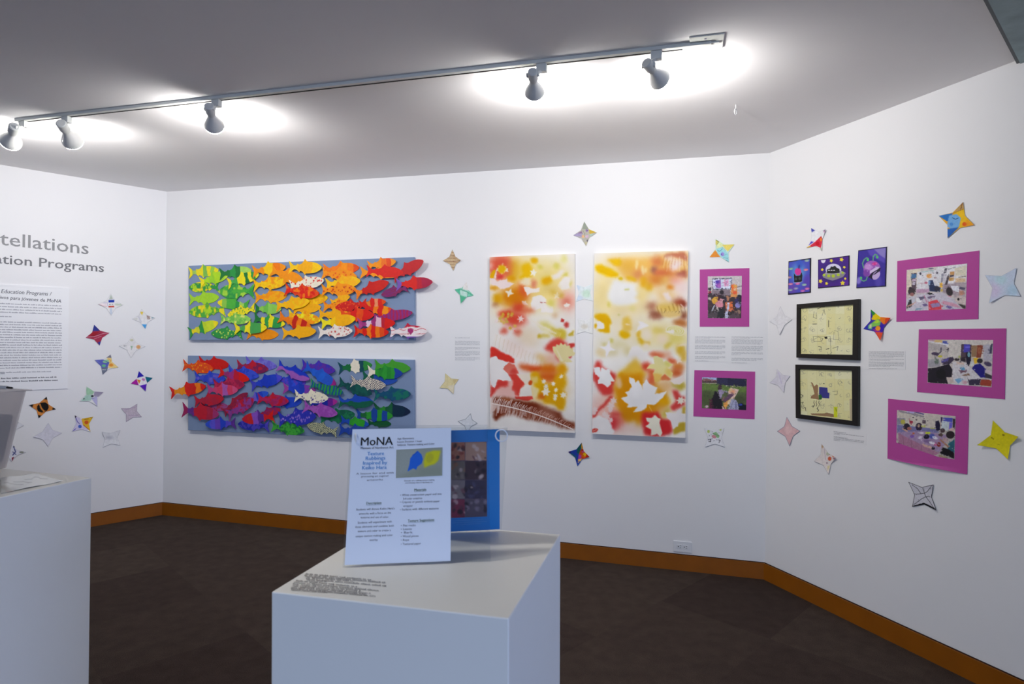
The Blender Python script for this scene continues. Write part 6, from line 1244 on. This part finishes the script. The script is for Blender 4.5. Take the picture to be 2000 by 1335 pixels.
label(BACK, 'small grey wall label between the magenta mats, left column', [(1355, 655), (1419, 656), (1419, 706), (1355, 705)], para(1357.5, 1416.5, [(656.5, 660.8, .5), (662, 670, .9), (673, 682, .9), (685, 691.5, .9), (694.5, 701, .8), (703, 705, .45)], .01, 2.05, 1.2), PRL, 2)
label(BACK, 'small grey wall label between the magenta mats, right column', [(1427, 655), (1493, 656), (1492, 710), (1427, 709)], para(1429, 1490, [(656.5, 660.8, .6), (661.8, 671.5, .95), (674.5, 684.5, .95), (687, 694, .3), (698, 705, .8), (707, 709, .5)], .012, 2.05, 1.2), PRL, 3)
label(RIGHT, 'small grey wall label left of the photo with the deep blue top', [(1695, 683), (1768, 685), (1768, 722), (1695, 720)], para(1697, 1766, [(684.5, 697, .7), (699, 703, .6), (705, 716, .6), (717.5, 720, .8)], .02, 2.2, 1.2), PRL, 4)
label(RIGHT, 'small slanting grey label under the lower black frame', [(1626, 838), (1692, 846), (1692, 868), (1626, 859)], [(1628.5, 843, 1653, 845.8, 1.4), (1628.5, 845.6, 1688, 853, 1.4), (1628.5, 847.9, 1640, 849.4, 1.2), (1628.5, 852.6, 1656, 856, 1.4), (1628.5, 854.8, 1688, 862, 1.4), (1628.5, 857.2, 1687, 864.5, 1.4), (1628.5, 859.4, 1640, 861, 1.2)], material('printed_mid_grey', 'a4a2a8', .6), 6)

# ---------------------------------------------------------------- pedestals
PT = 1.015
PED = material('pedestal_white_paint', 'e2e1dc', .5, noise=.03, scale=4, bump=.05, bscale=80, spec=.3)
def pedestal(text, c, lean=(0, 0)):
    cx, cy = sum(p[0] for p in c) / 4, sum(p[1] for p in c) / 4
    V = [(p[0] - cx, p[1] - cy, PT) for p in c] + [(p[0] - cx + lean[0], p[1] - cy + lean[1], .0) for p in c]
    F_ = [(0, 1, 2, 3), (7, 6, 5, 4)] + [(4 + k, 4 + (k + 1) % 4, (k + 1) % 4, k) for k in range(4)]
    me = mesh('pedestal', V, F_)
    o = link('pedestal', me, mat=Matrix.Translation((cx, cy, 0)), m=PED); bevel(o, .0025, 3)
    return tag(o, text, 'pedestal', 'white display pedestals')
def lvl(x, y, z=PT): return on_level(x, y, z)
pL, pN, pR = lvl(530, 1155), lvl(994, 1207), lvl(1094.5, 1043)
pB = pL + (pR - pN)
pedestal('white pedestal in the foreground carrying the clear sign stand', [(p.x, p.y) for p in (pN, pR, pB, pL)], (.010, 0))
q1 = lvl(179, 932); q0 = lvl(0, 971); dn = (q0 - q1).normalized() * .43; bk = Vector((dn.y, -dn.x, 0))
q2 = q1 + dn; q3 = q2 + bk; q4 = q1 + bk
pedestal('white pedestal at the left edge under the plastic bin', [(p.x, p.y) for p in (q2, q1, q4, q3)])
TOPP = Plane((0, 0, PT), (1, 0, 0), (0, 1, 0))
# small print on the front pedestal, rows parallel to its front edge
rw = [(596, 1121.5, 725, 1133.5, 2.0), (594, 1124.5, 752, 1139, 2.0), (596, 1127.5, 690, 1136, 2.0), (597, 1131, 754, 1145.5, 2.0), (598, 1133.5, 640, 1137, 1.6),
      (577, 1134.5, 700, 1147, 2.0), (573, 1138, 742, 1155, 2.0), (571, 1141.5, 705, 1154.5, 2.0), (571, 1145, 724, 1160, 2.0), (568, 1148, 716, 1162, 2.0), (567, 1150.5, 734, 1165.5, 2.0), (568, 1153, 640, 1158, 1.6)]
lo = TOPP.hit(660, 1143, 0)
tl_ = thing('pedestal_label', 'two paragraphs of small grey print near the front edge of the pedestal', 'label', Matrix.Translation((lo[0], lo[1], PT)))
for blk in (rw[:5], rw[5:]):
    rm = rows(TOPP, blk, .0, lo, 8)
    rm2 = mesh('paragraph', [(v.co.x, v.co.z, .0012) for v in rm.vertices], [tuple(p.vertices) for p in rm.polygons])
    link('paragraph', rm2, parent=tl_, m=material('print_on_pedestal', '8e8a88', .6))

# ---------------------------------------------------------------- clear sign stand and its two sheets
f0, f1 = lvl(673, 1103, PT + .004), lvl(880, 1095, PT + .004)
sx = (f1 - f0).normalized(); sx.z = 0; sx.normalize(); bkd = Vector((-sx.y, sx.x, 0))
th = math.radians(20)
FRONT = Plane(f0, sx, UP * math.cos(th) + bkd * math.sin(th))
b1_ = lvl(976, 1033, PT + .004); th2 = math.radians(17.5)
REAR = Plane(b1_, sx, UP * math.cos(th2) - bkd * math.sin(th2))
def stand_quad(P, xl, xr, top_px):
    a0 = P.hit(*xl)[0]; a1 = P.hit(*xr)[0]; b = P.hit(*top_px)[1]
    return a0, a1, b
fa0, fa1, fb = stand_quad(FRONT, (684, 832), (952, 834), (850, 830))
lowc = -.003
CLR = clear_plastic('clear_acrylic', (.95, .965, .975, 1), .10)
root_p = FRONT.pt((fa0 + fa1) / 2, 0) + bkd * .1; root_p.z = PT
Rm = Matrix.Translation(root_p)
sr_ = thing('sign_stand', 'clear acrylic tent shaped sign stand with two rings on the pedestal', 'sign stand', Rm)
def pane(P, a0, a1, b0, b1, t=.0018, d=0.0):
    m = MB(); v = []
    for dd in (d, d - t):
        v += [P.pt(a0, b0, dd), P.pt(a1, b0, dd), P.pt(a1, b1, dd), P.pt(a0, b1, dd)]
    m.v = [tuple(p - root_p) for p in v]; m.f = [(0, 1, 2, 3), (7, 6, 5, 4), (4, 5, 1, 0), (5, 6, 2, 1), (6, 7, 3, 2), (7, 4, 0, 3)]
    return m.me('clear_pane')
link('clear_pane', pane(FRONT, fa0, fa1, lowc, fb), parent=sr_, m=CLR)
ra1 = REAR.hit(991, 838)[0]; ra0 = ra1 - .30; rb = REAR.hit(990, 834)[1]
link('clear_pane', pane(REAR, ra0, ra1, lowc, rb), parent=sr_, m=CLR)
RINGM = material('clear_ring_plastic', 'd8dce4', .15, spec=.8)
for (x, y) in ((693, 858), (980, 851)):
    p = FRONT.pt(*FRONT.hit(x, y)) + bkd * .006
    link('ring', autosmooth(MB().torus(p - root_p, (sx + bkd * .35).normalized() if x < 800 else (sx * .25 + bkd), .0125, .0015).me('ring')), parent=sr_, m=RINGM)
# front sheet
fc = [(688.5, 838), (881, 835), (880, 1095), (673, 1103)]
SHEET = material('laminated_paper', 'd8dee8', .3, spec=.4)
fo = origin_of(FRONT, fc, .001)
fly = thing('flyer', 'white printed flyer with blue heading in front of the clear stand', 'flyer', FRONT.mat(*fo))
panel('sheet', FRONT, fc, .0022, .0006, fly, SHEET, fo)
TD = .0027
ZS = lambda x, y: (650 + x / 4.173, 810 + y / 4.173)
def LT(s, x0, y0, x1, y1, cap, bold=0.0, shear=0.0):
    a = ZS(x0, y0); b = ZS(x1, y1); return letters(FRONT, s, a[0], a[1], b[0], b[1], cap / 4.173, TD, fo, bold=bold, shear=shear)
MB_ = 0; INKB = material('black_print', '101014', .5); INKG = material('grey_print', '4a4d58', .6); INKBL = material('blue_print', '3f86c4', .5); INKGR = material('green_heading', '3c5a3c', .5)
link('logo_text', merge([LT('MoNA', 230, 249, 490, 243, 66, .018)]), parent=fly, m=INKB)
link('logo_subtitle', merge([LT('Museum of Northwest Art', 228, 278, 494, 271, 17, .02)]), parent=fly, m=INKG)
link('heading', merge([LT('Texture', 282, 329, 417, 325, 28, .02), LT('Rubbings', 268, 367, 428, 362, 28, .02), LT('Inspired by', 247, 405, 443, 400, 28, .02), LT('Keiko Hara', 240, 444, 438, 438, 28, .02)]), parent=fly, m=INKBL)
link('text', merge([LT('Age: Elementary', 526, 200, 662, 195, 14, .01), LT('Lesson Duration: 1 hour', 526, 226, 727, 219, 14, .01), LT('Subjects: Texture making and Color', 526, 252, 830, 240, 14, .01),
    LT('A lesson for and with', 190, 486, 496, 476, 15), LT('processing art inspired', 232, 508, 452, 502, 15), LT('artworks', 277, 537, 408, 532, 15),
    LT('Example of a rubbing texture making', 583, 541, 828, 533, 11), LT('and overlaying colours in Northwest Art', 590, 558, 815, 553, 11),
    LT("Students will discuss Keiko Hara's", 190, 778, 502, 768, 17), LT('artworks with a focus on the', 213, 812, 474, 804, 17), LT('textures and use of color.', 226, 842, 456, 838, 17), LT('Students will experiment with', 203, 886, 480, 875, 17), LT('these elements and combine both', 182, 920, 497, 909, 17), LT('texture and color to create a', 203, 955, 472, 945, 17), LT('unique texture making and color', 186, 996, 488, 985, 17), LT('overlay', 298, 1026, 367, 1024, 17),
    LT('• White construction paper and one', 550, 660, 886, 650, 17), LT('3-4 color swatches', 573, 690, 728, 685, 17), LT('• Crayons or pastels without paper', 548, 718, 872, 709, 17), LT('wrapper', 573, 749, 652, 746, 17), LT('• Surfaces with different textures', 548, 779, 862, 768, 17),
    LT('• Flat rocks', 555, 909, 676, 905, 17), LT('• Leaves', 555, 938, 644, 935, 17), LT('• Bark', 555, 966, 650, 963, 17), LT('• Wood pieces', 555, 997, 699, 992, 17), LT('• Rope', 555, 1027, 622, 1024, 17), LT('• Textured paper', 555, 1060, 718, 1053, 17)]), parent=fly, m=INKG)
for h_ in (LT('Materials', 665, 620, 762, 616, 20, .02), LT('Description', 274, 728, 396, 724, 20, .02), LT('Texture Suggestions', 612, 872, 828, 862, 20, .02)): link('section_heading', merge([h_]), parent=fly, m=INKGR)
link('underline', rows(FRONT, [ZS(665, 627) + ZS(762, 622) + (.7,), ZS(272, 736) + ZS(397, 730) + (.7,), ZS(611, 878) + ZS(828, 869) + (.7,)], TD, fo, 2), parent=fly, m=INKGR)
PA = Art(770, 868, 870, 938, '8f9488', 4).v(650, 810, 4.173)
PA.P('9aa098', [(518, 280), (700, 275), (700, 510), (515, 510)], 60, .7); PA.P('858c78', [(700, 430), (890, 430), (890, 495), (515, 510)], 40, .6)
PA.P('1f5fc4', [(690, 290), (722, 320), (735, 360), (725, 395), (690, 420), (680, 445), (655, 435), (608, 460), (625, 400), (632, 350)], 4); PA.L('1a50b0', [(690, 300), (650, 330)], 8); PA.P('c8c41c', [(760, 310), (820, 290), (880, 290), (860, 370), (830, 400), (790, 410), (745, 430), (740, 380)], 16); PA.E('b4b028', 790, 350, 30, 40, 20, 16)
panel('picture', FRONT, [ZS(518, 283), ZS(894, 263), ZS(892, 494), ZS(514, 514)], .0028, .0023, fly, INK, fo, art=PA, nx=110, ny=70)
# rear sheet
rc = [(790, 843), (976, 838), (976, 1033), (783, 1043)]
ro = origin_of(REAR, rc, .001)
bf = thing('flyer', 'blue flyer with a grid of eight dark photos behind the front sheet', 'flyer', REAR.mat(*ro))
panel('sheet', REAR, rc, .0022, .0006, bf, material('blue_laminated_sheet', '2a78bc', .25, noise=.08, scale=8), ro)
BA = Art(850, 855, 955, 1012, '5a4a58', 4).v(650, 810, 4.173)
for i, (c, d) in enumerate([('a06450', '7c2c28'), ('a8806c', '5c3440'), ('6c6058', '8c5a40'), ('443038', '1c1420'), ('7c7070', '6c3c48'), ('3c3448', '54506c'), ('7a2c44', '5c3440'), ('584c58', '8c7c88')]):
    x0, y0 = (860, 222)[0] + 120 * (i % 2) + (0 if i % 2 == 0 else 0), 222 + 155 * (i // 2)
    x0 = 965 if i % 2 == 0 else 1080; x1 = 1075 if i % 2 == 0 else 1252
    BA.P(c, [(x0, y0), (x1, y0), (x1, y0 + 148), (x0, y0 + 148)]); rnd = random.Random(i)
    for k in range(12): BA.E(rnd.choice([d, d, c, 'c8b0a8', '2a2028']), x0 + rnd.random() * (x1 - x0), y0 + 10 + rnd.random() * 130, rnd.uniform(8, 26), rnd.uniform(6, 22), rnd.uniform(0, 90), 8, .7)
panel('photo_grid', REAR, [(868, 864), (950.5, 862), (951.5, 1008), (866, 1012)], .0028, .0023, bf, INK, ro, art=BA, nx=90, ny=140)
link('caption', rows(REAR, [(884, 1017, 945, 1014, 1.2), (884, 1021, 952, 1018, 1.2), (890, 1025, 940, 1022, 1.2)], .0028, ro, 4), parent=bf, m=material('pale_blue_print', '5c94c8', .5))

# ---------------------------------------------------------------- plastic bin, its contents and the flat things on the left pedestal
K = lvl(13, 913); ue, ub = dn.normalized(), bk.normalized()
bino = K + ue * .16 + ub * .12
def tub(name, w0, w1, d0, d1, z0, z1, t, parent, m, wall_=True):
    """tapered open tub: lengths from the far right corner along the pedestal side (w) and away from it (d)"""
    V = []; n = 4
    def ring(gw, gd, z): 
        return [(-.16 - gw, -.12 - gd, z), (w0 - .16 + gw, -.12 - gd, z), (w0 - .16 + gw, d0 - .12 + gd, z), (-.16 - gw, d0 - .12 + gd, z)]
    g = (w1 - w0) / 2
    rr = [ring(0, 0, z0), ring(g, g, z1)] + ([ring(g + .012, g + .012, z1), ring(g + .012, g + .012, z1 + .004), ring(g - t, g - t, z1 + .004), ring(-t, -t, z0 + t)] if wall_ else [])
    for r_ in rr: V += r_
    F_ = [(3, 2, 1, 0)]
    for k in range(len(rr) - 1):
        for i in range(4): F_.append((k * 4 + i, k * 4 + (i + 1) % 4, k * 4 + 4 + (i + 1) % 4, k * 4 + 4 + i))
    e = (len(rr) - 1) * 4; F_.append((e, e + 1, e + 2, e + 3))
    M = Matrix(((ue.x, ub.x, 0), (ue.y, ub.y, 0), (0, 0, 1)))
    V = [tuple(M @ Vector(v)) for v in V]
    return bevel(link(name, mesh(name, V, F_), parent=parent, m=m), .003, 2)
BINM = clear_plastic('translucent_bin_plastic', (.93, .91, .90, 1), .05)
_nt = BINM.node_tree; _mx = [n for n in _nt.nodes if n.type == 'MIX_SHADER'][0]
_df = _nt.nodes.new('ShaderNodeBsdfDiffuse'); _df.inputs[0].default_value = srgb('e6e0dc') + [1]
_tl = _nt.nodes.new('ShaderNodeBsdfTranslucent'); _tl.inputs[0].default_value = srgb('e6e0dc') + [1]
_ad = _nt.nodes.new('ShaderNodeMixShader'); _ad.inputs[0].default_value = .45; _nt.links.new(_df.outputs[0], _ad.inputs[1]); _nt.links.new(_tl.outputs[0], _ad.inputs[2])
_m2 = _nt.nodes.new('ShaderNodeMixShader'); _m2.inputs[0].default_value = .36
_nt.links.new(_mx.outputs[0], _m2.inputs[1]); _nt.links.new(_ad.outputs[0], _m2.inputs[2]); _nt.links.new(_m2.outputs[0], _nt.nodes['Material Output'].inputs['Surface'])
bn = thing('storage_bin', 'translucent plastic storage bin at the left edge on the pedestal', 'bin', Matrix.Translation((bino.x, bino.y, PT + .0005)))
tub('bin_body', .32, .39, .24, .31, 0, .252, .0025, bn, BINM)
GR = material('dark_grey_felt', '4c4f55', .9, noise=.08, scale=30)
gs = thing('grey_liner', 'dark grey block standing inside the plastic bin', 'container', Matrix.Translation((bino.x, bino.y, PT + .022)))
V = []; M = Matrix(((ue.x, ub.x, 0), (ue.y, ub.y, 0), (0, 0, 1)))
for z, g in ((0, -.006), (.152, .012)):
    V += [tuple(M @ Vector(v)) for v in ((-.16 - g, -.12 - g, z), (.16 + g, -.12 - g, z), (.16 + g, .12 + g, z), (-.16 - g, .12 + g, z))]
bevel(link('liner_block', mesh('liner_block', V, [(3, 2, 1, 0), (4, 5, 6, 7), (0, 1, 5, 4), (1, 2, 6, 5), (2, 3, 7, 6), (3, 0, 4, 7)]), parent=gs, m=GR), .004)
zz = PT + .262
mk0, mk1, mk2 = lvl(24.5, 757.2, zz + .004), lvl(14, 756.2, zz + .004), lvl(-90, 752, zz + .004)
mr_ = thing('marker_pen', 'grey marker pen with a black tip lying across the bin rim', 'pen', Matrix.Translation(mk1))
link('barrel', autosmooth(MB().bar(mk2 - mk1, (0, 0, 0), .0055, 20).me('barrel')), parent=mr_, m=material('grey_barrel', 'cfccc8', .4))
link('cap', autosmooth(MB().lathe((0, 0, 0), mk0 - mk1, [(0, .0035), ((mk0 - mk1).length * .8, .0032), ((mk0 - mk1).length, .002)], 20).me('cap')), parent=mr_, m=BLACK)
# flat drawing under clear film
dq = [(2, 934), (72, 926), (122, 940), (2, 964)]
DA = Art(-5, 915, 135, 975, 'd6d8d4', 4).v(0, 880, 13.35)
for p in ([(640, 770), (820, 770), (900, 715), (1010, 715), (1050, 745), (1240, 745)], [(100, 870), (200, 850), (300, 880)], [(350, 820), (600, 820), (740, 860), (820, 850)], [(300, 870), (420, 890), (600, 900)], [(20, 960), (180, 975)], [(350, 1040), (600, 1050)]): DA.L('9a9e98', p, 24, .8, 14)
DA.E('a8a89c', 120, 980, 120, 50, 0, 60); DA.E('c8bcb0', 250, 1070, 100, 30, 0, 40)
dz = []
do = TOPP.hit(60, 942)
U = [TOPP.hit(x, y) for x, y in dq]
nx_, ny_ = 60, 30; vv = []; pp = []
for j_ in range(ny_ + 1):
    for i_ in range(nx_ + 1):
        u, w = i_ / nx_, j_ / ny_
        a = (U[0][0] * (1 - u) + U[1][0] * u) * (1 - w) + (U[3][0] * (1 - u) + U[2][0] * u) * w; b = (U[0][1] * (1 - u) + U[1][1] * u) * (1 - w) + (U[3][1] * (1 - u) + U[2][1] * u) * w
        pp.append((a, b)); vv.append((a - do[0], b - do[1], .0012 + .0012 * (1 + math.sin(u * 9 + w * 4))))
pa = np.array(pp); px, py = TOPP.pix(pa[:, 0], pa[:, 1], 0)
W2 = nx_ + 1
ff = [(j_ * W2 + i_, (j_ + 1) * W2 + i_, (j_ + 1) * W2 + i_ + 1, j_ * W2 + i_ + 1) for j_ in range(ny_) for i_ in range(nx_)]
dm = mesh('laminated_drawing', vv, ff, DA.sample(px, py))
dob = link('laminated_drawing', dm, mat=Matrix.Translation((do[0], do[1], PT)), m=pigment('glossy_sheet', .2, .6))
s_ = dob.modifiers.new('thickness', 'SOLIDIFY'); s_.thickness = .0006; s_.offset = 0
tag(dob, 'glossy sheet with faint grey drawing lying flat in front of the bin', 'drawing')
